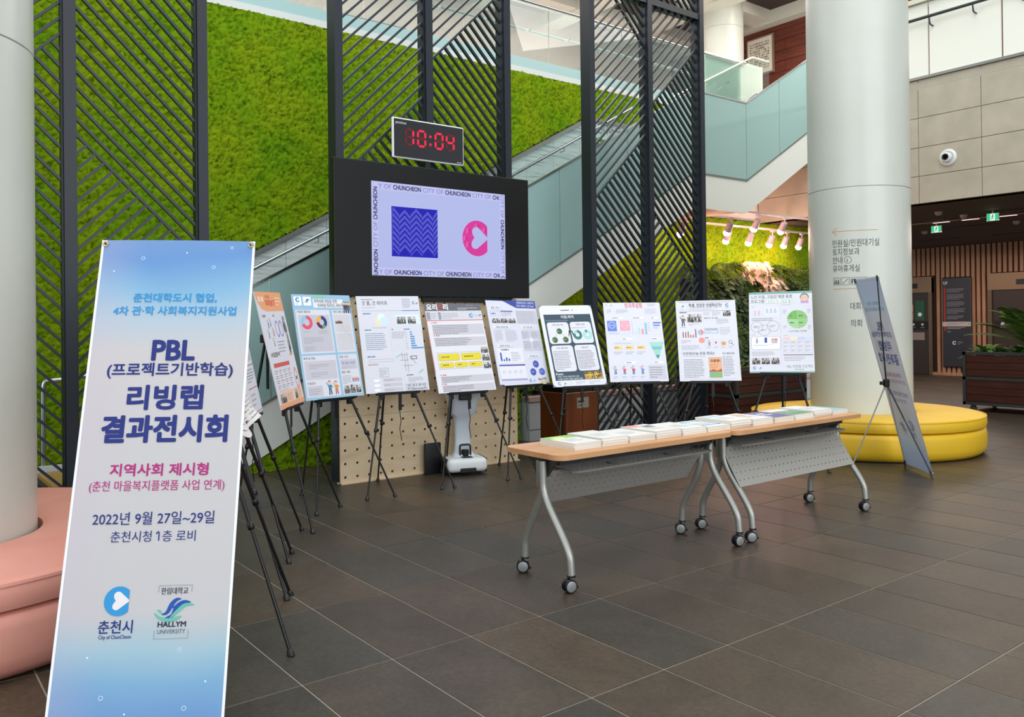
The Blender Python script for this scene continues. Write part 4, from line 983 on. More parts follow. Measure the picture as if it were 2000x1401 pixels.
def bushplant(n, L, W, m, spread=1.0):
    mb = MB()
    for k in range(n):
        a = random.uniform(0, 2*PI); e = random.uniform(.25, 1.2)
        leaf(mb, (random.uniform(-.04, .04), random.uniform(-.04, .04), 0), (math.cos(a)*spread, math.sin(a)*spread, e), L*random.uniform(.7, 1.1), W, (0, 0, 1), 0.45)
    return mb.mesh('foliage', m)
bushes = [bushplant(30, .38, .085, LF5) for _ in range(3)]; bushd = [bushplant(26, .3, .05, LF1) for _ in range(3)]
for i in range(15):
    o = link('low_green_plant', random.choice(bushd)); o.location = (-7.66-random.uniform(.3, .6), 6.35+i*0.36, 0.49); o.rotation_euler = (0, 0, random.uniform(0, 6)); tag(o, 'low dark green leafy plant growing in the long stone bed', 'plant', 'plants in the stone bed')
# ---- wooden planters on castors
REDW = noise_mat('planter_wood', [(0.25, '#2c110b'), (0.5, '#3d1a11'), (0.75, '#4b2418')], 3.0, rough=0.45, stretch=(1, 1, 10), detail=8, distortion=0.4)
PFR = mat('#3a3d3a', 0.5, 0.3, name='planter_frame')
def planter(lab, x0, y0, sx, sy, h):
    p = empty('wooden_planter', lab, 'planter', (x0, y0, 0))
    f = MB()
    for x in (0, sx-0.045):
        for y in (0, sy-0.045): f.box((x, y, 0.1), (x+0.045, y+0.045, h))
    for z in (0.1, 0.1+(h-.1)*.47, h-0.05):
        f.box((0, 0, z), (sx, 0.045, z+0.045)).box((0, sy-.045, z), (sx, sy, z+0.045)).box((0, 0, z), (0.045, sy, z+0.045)).box((sx-.045, 0, z), (sx, sy, z+0.045))
    f.build('frame', PFR, p)
    for (za, zb) in ((0.15, 0.1+(h-.1)*.47), (0.1+(h-.1)*.47+.05, h-.055)):
        n = 3; dz = (zb-za)/n
        for k in range(n):
            a, b = za+k*dz+.003, za+(k+1)*dz-.003
            MB().box((0.05, 0.01, a), (sx-.05, 0.03, b)).build('plank', REDW, p); MB().box((sx-.03, 0.05, a), (sx-.01, sy-.05, b)).build('plank', REDW, p)
    MB().box((0.03, 0.03, 0.14), (sx-.031, sy-.031, h-.07)).build('soil_box', mat('#1c140e', 0.95), p)
    for x in (0.12, sx-.12):
        for y in (0.08, sy-.1):
            MB().lathe([(0.042, -0.02), (0.046, -0.014), (0.046, 0.014), (0.042, 0.02)], (x, y, 0.046), 18, 'Y').box((x-.03, y-.03, 0.085), (x+.03, y+.03, 0.1)).build('castor', mat('#55585a', 0.4, 0.4), p, 40)
    return p
planter('long dark wooden planter in front of the planted wall, left of the yellow sofa', -7.35, 8.42, 0.95, 1.5, 0.83)
for i in range(9):
    o = link('low_green_plant', random.choice(bushd)); o.location = (-7.2+random.uniform(.1, .6), 8.6+i*0.15, 0.765); o.rotation_euler = (0, 0, random.uniform(0, 6)); tag(o, 'dark leafy plant in the wooden planter left of the yellow sofa', 'plant', 'plants in the left wooden planter')
planter('dark red-brown wooden planter on castors with a palm, at the right edge', -5.78, 13.05, 2.6, 0.9, 0.90)
for i in range(13):
    o = link('low_green_plant', random.choice(bushes)); o.location = (-5.6+i*0.19, 13.25+random.uniform(0, .5), 0.84); o.rotation_euler = (0, 0, random.uniform(0, 6)); k_ = random.uniform(.9, 1.25); o.scale = (k_,)*3; tag(o, 'bright green leafy plant filling the planter at the right edge', 'plant', 'plants in the right wooden planter')
pm = empty('potted_palm', 'green feathery palm rising from the right planter', 'plant', (-4.75, 13.5, 0.84))
for k in range(34):
    a = 2*PI*k/34*1.0+random.uniform(-.2, .2); mb = MB(); e = random.uniform(.7, 2.2)
    st_ = (0.06*math.cos(a), 0.06*math.sin(a), 0); frond(mb, st_, (math.cos(a), math.sin(a), e), random.uniform(1.0, 1.6), 24, 0.04, 0.28, 0.42)
    mb.build('frond', LF4, pm)
# ---- grow lights
TRK = mat('#e6d2d0', 0.5, name='track_white')
LAMPM = mat('#c9b4ba', 0.4, name='lamp_body')
def track(X, y0, y1, z, lab):
    t = empty('lighting_track', lab, 'track', (X, y0, z)); MB().box((-0.018, 0, 0), (0.018, y1-y0, 0.03)).build('rail', TRK, t)
    for y in (0.4, y1-y0-0.3): MB().tube([(0, y, 0.03), (0, y, 0.5)], 0.006, 6).build('hanger', TRK, t)
TA, TB_ = XS-0.35, XS-0.85
track(TA, 10.56, 14.6, 3.10, 'white ceiling lighting track of the grow lamps, nearer one'); track(TB_, 9.35, 15.2, 2.95, 'white ceiling lighting track of the grow lamps, farther one')
def growlamp(px, py, X, zt, lab, tilt=0.5, power=26):
    P = at(px, py, X)
    g = empty('grow_lamp', lab, 'lamp', (X, P.y, zt))
    MB().box((-0.02, -0.04, -0.03), (0.02, 0.04, 0.0)).tube([(0, 0, -0.03), (0, 0, -0.09)], 0.01, 8).build('adapter', TRK, g)
    d = Vector((-math.sin(tilt), 0.12, -math.cos(tilt))); p0 = Vector((0, 0, -0.08)); L = 0.15
    a = p0; b = p0+d*L
    MB().tube([a, a+d*.01, b], [0.04, 0.05, 0.055], 20).build('lamp_head', LAMPM, g, 40)
    MB().tube([b, b+d*0.045, b+d*0.07, b+d*0.08], [0.05, 0.055, 0.035, 0.01], 18).build('bulb', mat('#ffdcdc', 0.5, emit=12), g, 60)
    l = bpy.data.lights.new('grow_light', 'POINT'); l.energy = power*0.9; l.color = (1.0, 0.52, 0.44); l.shadow_soft_size = 0.06
    o = bpy.data.objects.new('grow_light', l); C.objects.link(o); o.parent = g; o.location = b+d*0.10; o.rotation_euler = d.to_track_quat('-Z', 'Y').to_euler()
W_ = ['first', 'second', 'third', 'fourth', 'fifth', 'sixth']
for k, (px, py) in enumerate(((1428, 440), (1481, 440), (1533, 440))): growlamp(px, py, TA, 3.0 if k == 0 else 3.10, 'pink-white grow lamp on the nearer track, %s from the left' % W_[k], 0.6, 16)
for k, (px, py) in enumerate(((1240, 490), (1335, 462), (1424, 455), (1468, 458), (1509, 460), (1537, 460))): growlamp(px, py, TB_, float(zlow(at(px, py, TB_).y))-0.02 if k < 2 else 2.95, 'pink-white grow lamp on the farther track, %s from the left' % W_[k], 0.5, 16)
growlamp(1566, 462, TB_, 2.95, 'pink-white grow lamp on the farther track, right beside the column', 0.5, 16)

# ================================================================ FOLDING TABLES
BEECH = noise_mat('beech_laminate', [(0.3, '#bd8a5c'), (0.5, '#c89466'), (0.7, '#cf9c6e')], 2.5, rough=0.38, stretch=(9, 1, 1), detail=7, distortion=0.3)
PERF = mat('#a5a29b', 0.45, 0.2, name='perforated_sheet')
XT0, XT1, ZT_ = -3.79, -3.29, 0.703
def folding_table(lab, ya, yb, panel_tilt, ly):
    t = empty('folding_table', lab, 'table', (-3.5, ya, 0)); L = yb-ya; x0, x1 = XT0+3.5, XT1+3.5
    pts = []; r = 0.07
    for cx, cy, a0 in ((x1-r, L-r, 0), (x0+r, L-r, 90), (x0+r, r, 180), (x1-r, r, 270)):
        for k in range(7):
            a = math.radians(a0+k*15); pts.append((cx+r*math.cos(a), cy+r*math.sin(a)))
    MB().prism(pts, ZT_-0.028, ZT_, 'Z').build('tabletop', BEECH, t)
    MB().box((-0.07, 0.10, ZT_-0.075), (-0.03, L-.10, ZT_-0.03)).box((0.05, 0.10, ZT_-0.075), (0.09, L-.10, ZT_-0.03)).build('beam', mat('#3b3c3d', 0.5, 0.4), t)
    for y, sg in ((ly[0], 1), (ly[1], -1)):
        f = MB()
        f.tube(roundpath([(0.03, y, 0.655), (0.035, y, 0.47), (0.245, y, 0.20), (0.255, y, 0.088)], 0.35, 5), 0.021, 14).build('leg', TABLEMETAL, t, 60)
        MB().tube(roundpath([(-0.01, y+sg*0.035, 0.65), (-0.015, y+sg*0.035, 0.45), (-0.17, y+sg*0.035, 0.20), (-0.175, y+sg*0.035, 0.088)], 0.35, 5), 0.021, 14).build('leg', TABLEMETAL, t, 60)
        MB().rbox((-0.03, y-0.012+sg*.012, 0.5), (0.03, y+0.012+sg*.012, 0.655), 0.008, 2).build('leg_bracket', TABLEMETAL, t, 40)
        MB().prism([(-0.16, ZT_-0.03), (0.13, ZT_-0.03), (0.06, ZT_-0.09), (0.02, ZT_-0.14), (-0.06, ZT_-0.14), (-0.1, ZT_-0.07)], y+(0.03 if sg > 0 else -0.055), y+(0.055 if sg > 0 else -0.03), 'Y').build('hinge_plate', mat('#50524f', 0.4, 0.5), t)
        for x, yy in ((0.255, y), (-0.175, y+sg*0.035)):
            ang = random.uniform(-0.5, 0.5); c = MB()
            c.lathe([(0.023, 0.08), (0.023, 0.088)], (x, yy, 0), 16, m=BLACK)
            c.lathe([(0.008, 0.05), (0.008, 0.082)], (x, yy, 0), 10, m=CHROME)
            rt = Matrix.Rotation(ang+PI/2*0.75, 3, 'Z')
            sub = MB()
            for o_ in (-0.014, 0.014):
                sub.lathe([(0.022, o_-0.009), (0.033, o_-0.009), (0.036, o_-0.005), (0.036, o_+0.005), (0.033, o_+0.009), (0.022, o_+0.009)], (-0.012, 0, 0.036), 24, 'Y', m=BLACK)
                sub.lathe([(0.028, o_-0.0102 if o_ < 0 else o_+0.0085), (0.024, o_-0.012 if o_ < 0 else o_+0.0115)], (-0.012, 0, 0.036), 20, 'Y', m=mat('#8d8f8e', 0.35, 0.3))
            sub.box((-0.03, -0.004, 0.036), (0.012, 0.004, 0.066), CHROME); sub.box((0.012, -0.012, 0.02), (0.034, 0.012, 0.032), BLACK)
            o = len(c.v); c.v += [tuple(rt @ Vector(v)+Vector((x, yy, 0))) for v in sub.v]
            mm = [c.mslot(m_) for m_ in sub.mats]; c.f += [tuple(i+o for i in f_) for f_ in sub.f]; c.mi += [mm[i] for i in sub.mi]
            c.build('castor', None, t, 40)
    # perforated modesty panel hinged below the top
    hp = holed_panel(0, L-0.16, 0, 0.30 if panel_tilt > 0 else 0.25, 0.047, 0.052 if panel_tilt > 0 else 0.042, 0.0055, 0.03, 0.045, 0.0015, 8)
    o = hp.build('modesty_panel', PERF, t); o.location = (-0.11, 0.08, 0.385)
    o.rotation_euler = (0, -panel_tilt, 0)
    if panel_tilt > 0.2: o.location = (0.17, 0.08, 0.335)
    # wire/perforated book tray
    tr_ = holed_panel(0, L-0.36, 0, 0.26, 0.04, 0.04, 0.005, 0.03, 0.03, 0.0015, 8)
    o = tr_.build('book_tray', PERF, t); o.rotation_euler = (0, -PI/2, 0); o.location = (0.16, 0.18, ZT_-0.105)
    MB().tube(roundpath([(-0.13, 0.16, ZT_-0.03), (-0.13, 0.16, ZT_-0.11), (0.17, 0.16, ZT_-0.11), (0.17, L-0.16, ZT_-0.11), (-0.13, L-.16, ZT_-0.11), (-0.13, L-.16, ZT_-0.03)], 0.12), 0.006, 6).build('tray_wire', TABLEMETAL, t)
    for y in (L*0.33, L*0.66): MB().tube([(0.1, y, ZT_-0.03), (0.14, y, ZT_-0.11), (0.06, y, 0.60), (0.04, y, 0.58)], 0.005, 6).build('panel_stay', mat('#3b3c3d', 0.5), t)
    return t
folding_table('nearer beech folding table on castors with dark hanging perforated panel and booklets', 2.85, 4.315, -0.6, (0.03, 1.43))
folding_table('farther beech folding table on castors with pale tilted perforated panel and booklets', 4.325, 5.84, 0.55, (0.09, 1.435))

# ---- piles of booklets
PAPER = noise_mat('page_edges', [(0.3, '#d9d2c6'), (0.7, '#e9e4da')], 5, rough=0.8, stretch=(1, 1, 60))
yb_ = [3.045, 3.258, 3.475, 3.705, 3.935, 4.172, 4.405, 4.63, 4.876, 5.11, 5.36, 5.59, 5.80]
covers = [('#8cc86a', 'green and yellow band on cover', 'g'), ('#d9dcd6', 'plain white cover with grey sketch', 'n'), ('#d5d7d4', 'off-white cover with small grey print', 'n'),
          ('#e29a8c', 'white cover with a salmon-red corner', 'r'), ('#d8d9ce', 'cream cover with faint print', 'n'), ('#7fb4da', 'white cover with a light blue frame', 'b'),
          ('#a9c9de', 'white cover with a pale blue stripe', 'b2'), ('#d9a27a', 'cream cover with orange drawings', 'o'), ('#5d5688', 'purple cover with white lettering', 'p'),
          ('#4f8f62', 'white cover with a dark green block', 'gg'), ('#d2d6d3', 'white cover with faint grey drawing', 'n'), ('#9cc4c4', 'pale teal cover', 't')]
place = ['nearest pile', 'second pile, near table', 'third pile, near table', 'fourth pile, near table', 'fifth pile, near table', 'last pile, near table', 'pile where both tables meet', 'second pile, far table', 'third pile, far table', 'fourth pile, far table', 'fifth pile, far table', 'farthest pile']
hs = [0.036, 0.045, 0.036, 0.045, 0.038, 0.032, 0.05, 0.042, 0.036, 0.038, 0.046, 0.03]
for k in range(12):
    y0, y1 = yb_[k]+0.004, yb_[k+1]-0.008; w_ = min(y1-y0, 0.222); n = 3 if hs[k] > 0.035 else 2; th = hs[k]/n
    for j in range(n):
        dx, dy, rz = random.uniform(-.006, .006), random.uniform(-.003, .003), random.uniform(-.012, .012)
        nm = ['bottom', 'middle', 'top'][j] if n == 3 else ['bottom', 'top'][j]
        b = empty('booklet', 'booklet with %s, %s of %s' % (covers[k][1] if j == n-1 else 'white cover', nm, place[k]), 'booklet',
                  (-3.545+dx, (y0+y1)/2+dy, ZT_+j*th), rz, 'booklets piled on the folding tables')
        MB().box((-0.148, -w_/2, 0.001), (0.147, w_/2-0.001, th-0.0012)).build('page_block', PAPER, b)
        MB().box((-0.15, -w_/2-.001, th-0.0012), (0.15, w_/2, th-0.0002)).box((-0.15, -w_/2-.001, 0.0), (0.15, w_/2, 0.001)).build('cover', mat('#e2e1db', 0.4), b)
        if j == n-1:
            c = MB(); col = mat(covers[k][0], 0.4); z = th
            def R(x0, a0, x1, a1, m_, dz=0.0003): c.box((x0, a0, z-.0002), (x1, a1, z+dz), m_)
            kd = covers[k][2]; g2 = mat('#b9bab6', 0.5)
            if kd == 'g': R(-.148, -w_/2, -.06, w_/2, col); R(-.12, -.06, -.05, .02, mat('#dfe08a', .5), .0005)
            elif kd == 'r': R(-.148, -w_/2, -.07, -.0, col); R(-.09, .0, -.02, .07, mat('#6e6a70', .5), .0005)
            elif kd == 'b': R(-.11, -.09, -.09, .09, col); R(-.11, -.09, .09, -.07, col); R(.07, -.09, .09, .09, col); R(-.11, .07, .09, .09, col)
            elif kd == 'b2': R(-.10, -w_/2, -.07, w_/2, col)
            elif kd == 'o': R(-.1, -.04, -.02, .05, col); R(0, -.05, .05, .03, mat('#d8c0a8', .5))
            elif kd == 'p': R(-.148, -w_/2, .148, w_/2, col); R(-.06, -.05, -.03, .03, mat('#e9e8f0', .5), .0006); R(0, -.06, .02, .05, mat('#e9e8f0', .5), .0006)
            elif kd == 'gg': R(-.04, -w_/2, .148, w_/2, col)
            elif kd == 't': R(-.148, -w_/2, .148, w_/2, col)
            if kd not in ('p', 't'):
                for q in range(5): R(-.02+q*.02, -.06, -.013+q*.02, .04+random.uniform(-.02, .02), g2, .0006)
            c.build('cover_print', None, b)

# ================================================================ EASELS AND POSTERS
def easel(x, y, a, zb, lab, foot=0.24, back=0.44, sp=0.405, tilt=0.3):
    e = empty('tripod_easel', lab, 'easel', (x, y, 0), a, 'black tripod easels')
    ax = -max(0.178, 0.5*math.tan(tilt)+0.02); zt = 1.32
    def leg(p0, p1, rr, drop=True):
        p0 = Vector(p0); p1 = Vector(p1); m_ = p0.lerp(p1, 0.60); d = (p1-p0).normalized()
        l = MB().tube([p0, m_], 0.0105*rr, 10).tube([m_, p1-d*0.02], 0.0078*rr, 10).build('leg', BLACK, e, 60)
        MB().tube([m_-d*0.018, m_-d*0.014, m_+d*0.014, m_+d*0.018], [0.011, 0.0155, 0.0155, 0.010], 10).box(m_+Vector((0, .008, -.012)), m_+Vector((.006, .026, .010))).build('collar', BLACK, l, 60)
        MB().tube([p1-d*0.03, p1-d*0.026, Vector((p1.x, p1.y, 0.0))], [0.010, 0.0135, 0.0165], 12).build('rubber_foot', BLACK, l, 60)
    leg((ax, -0.012, zt), (foot, -sp, 0), 1); leg((ax, 0.012, zt), (foot, sp, 0), 1); leg((ax-0.02, 0, zt), (-back, 0, 0), 1)
    MB().rbox((ax-0.055, -0.035, zt-0.04), (ax-0.004, 0.035, zt+0.02), 0.008, 2).build('hub', BLACK, e)
    MB().tube([(ax-.01, 0, zt), (ax-.01, 0, zb+0.12)], 0.011, 8).build('mast', BLACK, e, 60)
    k = 1-zb/zt; lx = ax+(foot-ax)*k
    MB().box((-0.028, -0.2, zb-0.022), (-0.004, 0.2, zb-0.004)).box((-0.006, -0.2, zb-0.012), (0.014, 0.2, zb-0.001)).box((0.012, -0.2, zb-0.012), (0.016, 0.2, zb+0.004)).build('tray', BLACK, e)
    for s_ in (-1, 1):
        yl = sp*s_*k; MB().rbox((lx-0.016, yl-0.018, zb-0.06), (lx+0.016, yl+0.018, zb-0.012), 0.004, 1).build('clamp', BLACK, e)
    MB().box((-0.03, 0.012, zb-0.16), (-0.022, 0.040, zb-0.01)).build('strap', BLACK, e)
    MB().tube([(-0.026, 0.02, zb-0.16), (-0.02, 0.03, zb-0.25), (-0.03, 0.022, zb-0.32), (-0.02, 0.035, zb-0.42)], 0.0035, 6).build('cord', BLACK, e)
    return e
BOARD = mat('#d0d0d6', 0.5, name='foam_board', spec=0.35)
PWD, PHT = 0.594, 0.841
def poster(x, y, z, a, t, ro, lab, bg='#dadae2', edge=None):
    n = Vector((math.cos(a), math.sin(a), 0)); r = Vector((-math.sin(a), math.cos(a), 0)); k = Vector((0, 0, 1))
    u = -n*math.sin(t)+k*math.cos(t); r2 = r*math.cos(ro)+u*math.sin(ro); u2 = u*math.cos(ro)-r*math.sin(ro); yy = u2.cross(r2)
    m = Matrix.Identity(4)
    for i in range(3): m[i][0] = r2[i]; m[i][1] = yy[i]; m[i][2] = u2[i]; m[i][3] = (x, y, z)[i]
    p = empty('poster_board', lab, 'poster', mtx=m)
    MB().box((-PWD/2, 0, 0), (PWD/2, 0.006, PHT)).build('board', BOARD, p)
    cv = Canvas(PWD, PHT, step=0.0004); cv.rect(0, 0, 100, 141.5, bg, 0.5)
    return p, cv
LAY = {'orange': (-5.737, 2.429, .825, .887, .214, .022), 'blue': (-6.076, 2.928, .824, .264, .202, .002), 'p4': (-6.197, 3.563, .828, -.068, .219, .009),
       'p5': (-6.149, 4.249, .793, -.083, .326, .009), 'p6': (-6.137, 4.901, .819, -.010, .301, -.019), 'p7': (-5.967, 5.449, .787, -.233, .364, .010),
       'p8': (-5.729, 6.016, .809, -.530, .356, -.004), 'p9': (-5.260, 6.519, .813, -.749, .326, .009), 'p10': (-4.715, 6.900, .898, -.984, .360, .015)}
EL = {'orange': 'under the orange-headed poster', 'blue': 'under the light blue poster', 'p4': 'under the white poster with blue bar chart', 'p5': 'under the grey-headed poster, in front of the robot',
      'p6': 'under the poster with indigo header', 'p7': 'under the tablet-shaped poster', 'p8': 'under the white poster with pink handwritten title', 'p9': 'under the newspaper-style poster', 'p10': 'under the green-edged poster, rightmost one'}
for k, (x, y, z, a, t, ro) in LAY.items(): easel(x, y, a, z, 'black tripod easel '+EL[k], tilt=t)
GR = '#8a8790'
# -- orange poster
p, c = poster(*LAY['orange'], 'white poster with an orange header and orange picture boxes')
c.poly([(0, 0), (100, 0), (100, 24), (30, 24), (14, 21), (5, 14), (0, 4)], '#eda878', 1); c.rect(0, 136, 100, 141.5, '#e9a67e', 1)
c.rect(8, 6, 16, 12, '#f0d9c8', 2); c.rect(19, 6, 27, 12, '#f0d9c8', 2); c.text(34, 8, 4, '주거환경', '#c2482e', bold=.02); c.text(33, 17, 7, '미리보기', '#c8322a', bold=.03, fit=34); c.greek(72, 5, 96, 18, 3, '#f7d9c4')
c.text(8, 31, 3, '사업배경', '#44414a', bold=.02); c.text(48, 31, 3, '목적', '#44414a', bold=.02)
for (u, v, col) in ((25, 38, '#7f97c9'), (34, 36, '#9fb0d8'), (20, 50, '#8fb0a0'), (38, 48, '#d98a80'), (32, 60, '#e8b070')): c.person(u, v-4, 11, col, lv=2)
c.ring(56, 46, 7, 5.5, '#8d8ac0', 2, ry=1.5); c.ring(71, 46, 7, 5.5, '#8d8ac0', 2, ry=1.5); c.photo(82, 30, 93, 52); c.photo(85, 52, 94, 78)
c.rect(82, 78, 92, 81, '#e39a6a', 2); c.greek(44, 60, 76, 76, 4); c.text(8, 79, 5, '사업참여', '#5a3a20', bold=.04, fit=34); c.rect(10, 87, 72, 92, '#cf5a50', 2)
for i in range(4):
    for j in range(4): c.greek(8+i*17, 95+j*6, 22+i*17, 100+j*6, 2, '#c96a60' if (i+j) % 2 else GR)
c.ring(88, 110, 7, 5, '#d99a94', 2, ry=2.0); c.disc(88, 110, 2.5, '#555060', 3)
c.greek(8, 119, 70, 121, 1); c.rect(5, 121.5, 60, 136, '#efc09a', 1); c.rect(64, 121.5, 96, 136, '#efc09a', 1); c.photo(8, 124, 30, 135); c.photo(67, 123, 77, 135); c.greek(34, 125, 57, 134, 5); c.greek(80, 124, 94, 134, 5)
c.build(p)
# -- light blue poster
p, c = poster(*LAY['blue'], 'light blue poster with two donut charts in white boxes', '#9cc2da')
c.rrect(3, 3, 15, 15, 1, '#f4f6fa', 1); c.rrect(18, 3, 31, 15, 1, '#f4f6fa', 1); c.clogo(9, 7.4, 3.4, '#4a86b8', '#f4f6fa'); c.greek(5, 12, 14, 14, 1, '#6a9ac0'); c.ulogo(24.5, 8.5, 10); 
c.rect(34, 0.6, 55, 4, '#8fc9b0', 1); c.rect(34, 6, 86, 18, '#e8e8ee', 1); c.text(36, 11.2, 4.6, '지역사회 적응을 위한', '#1d1d22', bold=.03, fit=40); c.text(41, 17, 4.6, '석사마을 복지지도 서비스!', '#1d1d22', bold=.03, fit=44)
for (u, s_) in ((88, '#6a4a42'), (92, '#4a5a6a'), (96, '#8a6a5a')): c.person(u, 9, 17, s_, lv=2)
BX = [(3, 21, 60, 80), (64, 21, 97, 80), (3, 83, 60, 138), (64, 83, 97, 138)]
for b in BX: c.rect(*b, '#dcdce4', 1)
c.text(5, 25, 3, '사업의 필요성', '#2a2a33', bold=.02); c.rect(6, 28, 58, 78, '#c6c3cd', 1.5)
c.ring(19, 38, 9.5, 4.5, '#df5a78', 2, 0, 250); c.ring(19, 38, 9.5, 4.5, '#8fc4dc', 2, 250, 360)
c.ring(44, 38, 9, 4, '#2f3f86', 2, 0, 130); c.ring(44, 38, 9, 4, '#5aa86a', 2, 130, 180); c.ring(44, 38, 9, 4, '#6a2a62', 2, 180, 270); c.ring(44, 38, 9, 4, '#e8b04a', 2, 270, 360)
c.greek(12, 50, 28, 52, 1); c.greek(36, 49, 56, 54, 3); c.greek(10, 58, 48, 67, 4); c.greek(10, 70, 30, 77, 4)
c.text(66, 25, 3, '프로그램 내용', '#2a2a33', bold=.02); c.rect(66, 28, 95, 52, '#d2cfd4', 1.5); c.rect(66, 54, 95, 78, '#d2cfd4', 1.5)
for k in range(16): c.line(66+random.random()*29, 28+random.random()*48, 66+random.random()*29, 30+random.random()*46, .4, '#c9c5cc', 2)
c.photo(68, 36, 80, 40, tone='o', n=5); c.text(5, 88, 3, '목적 및 목표', '#2a2a33', bold=.02); c.rect(5, 90, 58, 115, '#cac7d0', 1.5); c.greek(12, 94, 52, 101, 3); c.greek(14, 105, 48, 112, 3)
c.text(5, 121, 3, '기대효과', '#2a2a33', bold=.02); c.rect(5, 123, 30, 137, '#cac7d0', 1.5); c.greek(7, 126, 28, 135, 3)
c.person(42, 117, 20, '#4a86a8', trous='#2a3a52'); c.person(53, 118, 19, '#e0913a', trous='#b04a50')
c.text(66, 88, 3, '팀명 소개', '#2a2a33', bold=.02); c.rect(66, 90, 95, 104, '#cac7d0', 1.5); c.text(80, 97, 3.6, '"내 곁의 희망"', '#5a72b8', 'c', bold=.02); c.greek(68, 100, 93, 103, 2)
c.text(66, 109, 3, '활동 내용', '#2a2a33', bold=.02); c.greek(66, 112, 84, 124, 6)
for k in range(4): c.person(84+k*3.2, 115, 7, '#c94a50')
c.photo(66, 126, 76, 137, n=5); c.photo(77, 125, 86, 137, n=5); c.photo(87, 126, 96, 137, n=5); c.build(p)
# -- p4
p, c = poster(*LAY['p4'], 'white poster with a blue bar chart and floor-plan sketches')
c.greek(7, 4, 48, 6, 1, '#55535c'); c.text(8, 13, 5.6, '굿 홈, 굿 라이프', '#2c2c33', bold=.015, fit=40); c.greek(8, 16, 50, 18, 1); c.rect(7, 21.5, 98, 22.0, '#8fa9cf', 1); c.rect(70, 21.2, 98, 22.4, '#5a8fd0', 2)
c.greek(72, 3, 88, 18, 8, '#a09da6'); c.clogo(91, 10, 2.4, '#4a86b8', '#e9e9ef'); c.ulogo(96, 11, 5)
c.greek(8, 25, 32, 27, 1, '#6a8fb8', t=1.8); c.disc(32, 38, 7, '#eadfc6', 2); c.disc(40, 38, 7, '#cfe4f0', 2.2); c.disc(36, 32, 6, '#e6eef0', 2.1); c.greek(20, 46, 54, 48, 1)
c.rect(58, 28, 98, 43, '#dcebf4', 1); c.photo(60, 31, 75, 42); c.photo(78, 31, 91, 42)
c.greek(8, 49, 26, 51, 1, '#5a86b8', t=1.8); c.greek(8, 54, 44, 80, 9, '#8a99ad'); c.rect(47, 48, 47.4, 84, '#c0c4cc', 1)
c.greek(50, 49, 60, 51, 1, '#5a86b8', t=1.6); c.greek(50, 53, 74, 64, 4); 
for k in range(6): c.rect(51+k*4.2, 66, 51.4+k*4.2, 82, '#d0cfd6', 1.5)
c.greek(70, 49, 98, 51, 1, '#5a7fa8', t=1.6)
for k, l in enumerate((3, 4, 7, 7, 7, 7, 9, 20)): c.rect(79, 53.5+k*3.4, 79+l, 55.4+k*3.4, '#4f93cf', 2); c.greek(71, 53.5+k*3.4, 77, 55.4+k*3.4, 1)
c.greek(8, 88, 26, 90, 1, '#5a7fa8', t=1.8); c.frame(10, 93, 48, 97, .4, '#a9a6ae', 1.5); c.frame(24, 106, 38, 119, .5, '#9a98a2', 1.5); c.greek(25, 108, 37, 118, 5); c.greek(8, 99, 44, 102, 1, '#b9a9a9', t=2.2)
for (a, b, d, e) in ((60, 88, 72, 88), (62, 84, 62, 96), (70, 84, 70, 98), (58, 96, 72, 96), (66, 86, 66, 112), (74, 90, 84, 102), (62, 104, 78, 104), (70, 100, 70, 114)): c.line(a, b, d, e, .5, '#77757e', 2)
c.frame(76, 90, 86, 95, .8, '#33303a', 2); c.line(52, 92, 60, 87, 2, '#a9d0c4', 2); c.line(86, 116, 94, 111, 2, '#a9c4bc', 2)
for k in range(3): c.rect(28, 121+k*7, 58, 126+k*7, '#cac7ce', 1); c.greek(30, 122.5+k*7, 56, 125+k*7, 1); c.disc(18, 123.5+k*7, 5, '#f5f5f7', 1.5, 2)
c.greek(66, 117, 84, 119, 1, '#5a7fa8', t=1.6); c.rect(62, 119, 62.3, 140, '#c0c4cc'); c.greek(68, 121, 96, 129, 4); c.text(80, 135, 3.2, '어떤 기술 등, 제안 사항', '#33303a', 'c', bold=.02, fit=30); c.text(80, 139.5, 3.2, '방안 적용(Smart Housing) 확대', '#33303a', 'c', bold=.02, fit=30); c.frame(63, 131, 97, 140.8, .3, '#6a6872', 1.5); c.build(p)
# -- p5
p, c = poster(*LAY['p5'], 'white poster with a dark grey header and yellow boxes', '#dedde2')
c.rect(0, 0, 100, 12, '#6a6a70', 1); c.text(4, 9.6, 8.4, '요리', '#f4f4f4', bold=.04, fit=18); c.text(23, 9.6, 8.4, '고', '#c2382e', bold=.04, fit=9); c.text(33, 9.6, 8.4, '리', '#f4f4f4', bold=.04, fit=8)
c.greek(74, 2.5, 96, 4, 1, '#a9a9ae'); c.greek(58, 6.5, 98, 11, 2, '#d0d0d4'); c.rect(0, 12, 100, 27, '#d0d0d7', .8); c.rect(2, 14, 8, 26, '#9a99a0', 1); c.rect(22, 14, 27, 26, '#9a99a0', 1); c.greek(9, 15, 20, 25, 3); c.greek(29, 15, 62, 25, 4, '#a5a3aa')
c.clogo(80, 20, 3.6, '#4a8fc2', '#d0d0d7'); c.text(84.5, 21, 2.6, '춘천시', '#8fb0cc'); c.ulogo(96, 20, 6); c.rect(0, 27, 100, 28, '#d2402f', 1)
c.rect(0, 12, .8, 110, '#d2605a', 1)
for (y, n) in ((31, 6), (52, 5)):
    c.disc(9, y, .9, '#c9402f', 2); c.greek(12, y-1.4, 24, y+1.4, 1, '#c9605a', t=1.6); c.rect(8, y+3, 98, y+3+n*2.8, '#c8c5cc', 1); c.greek(9, y+3.6, 80, y+2.6+n*2.8, n, '#7d7b84')
c.frame(8, 79, 86, 105, .4, '#8d8b98', 1.5)
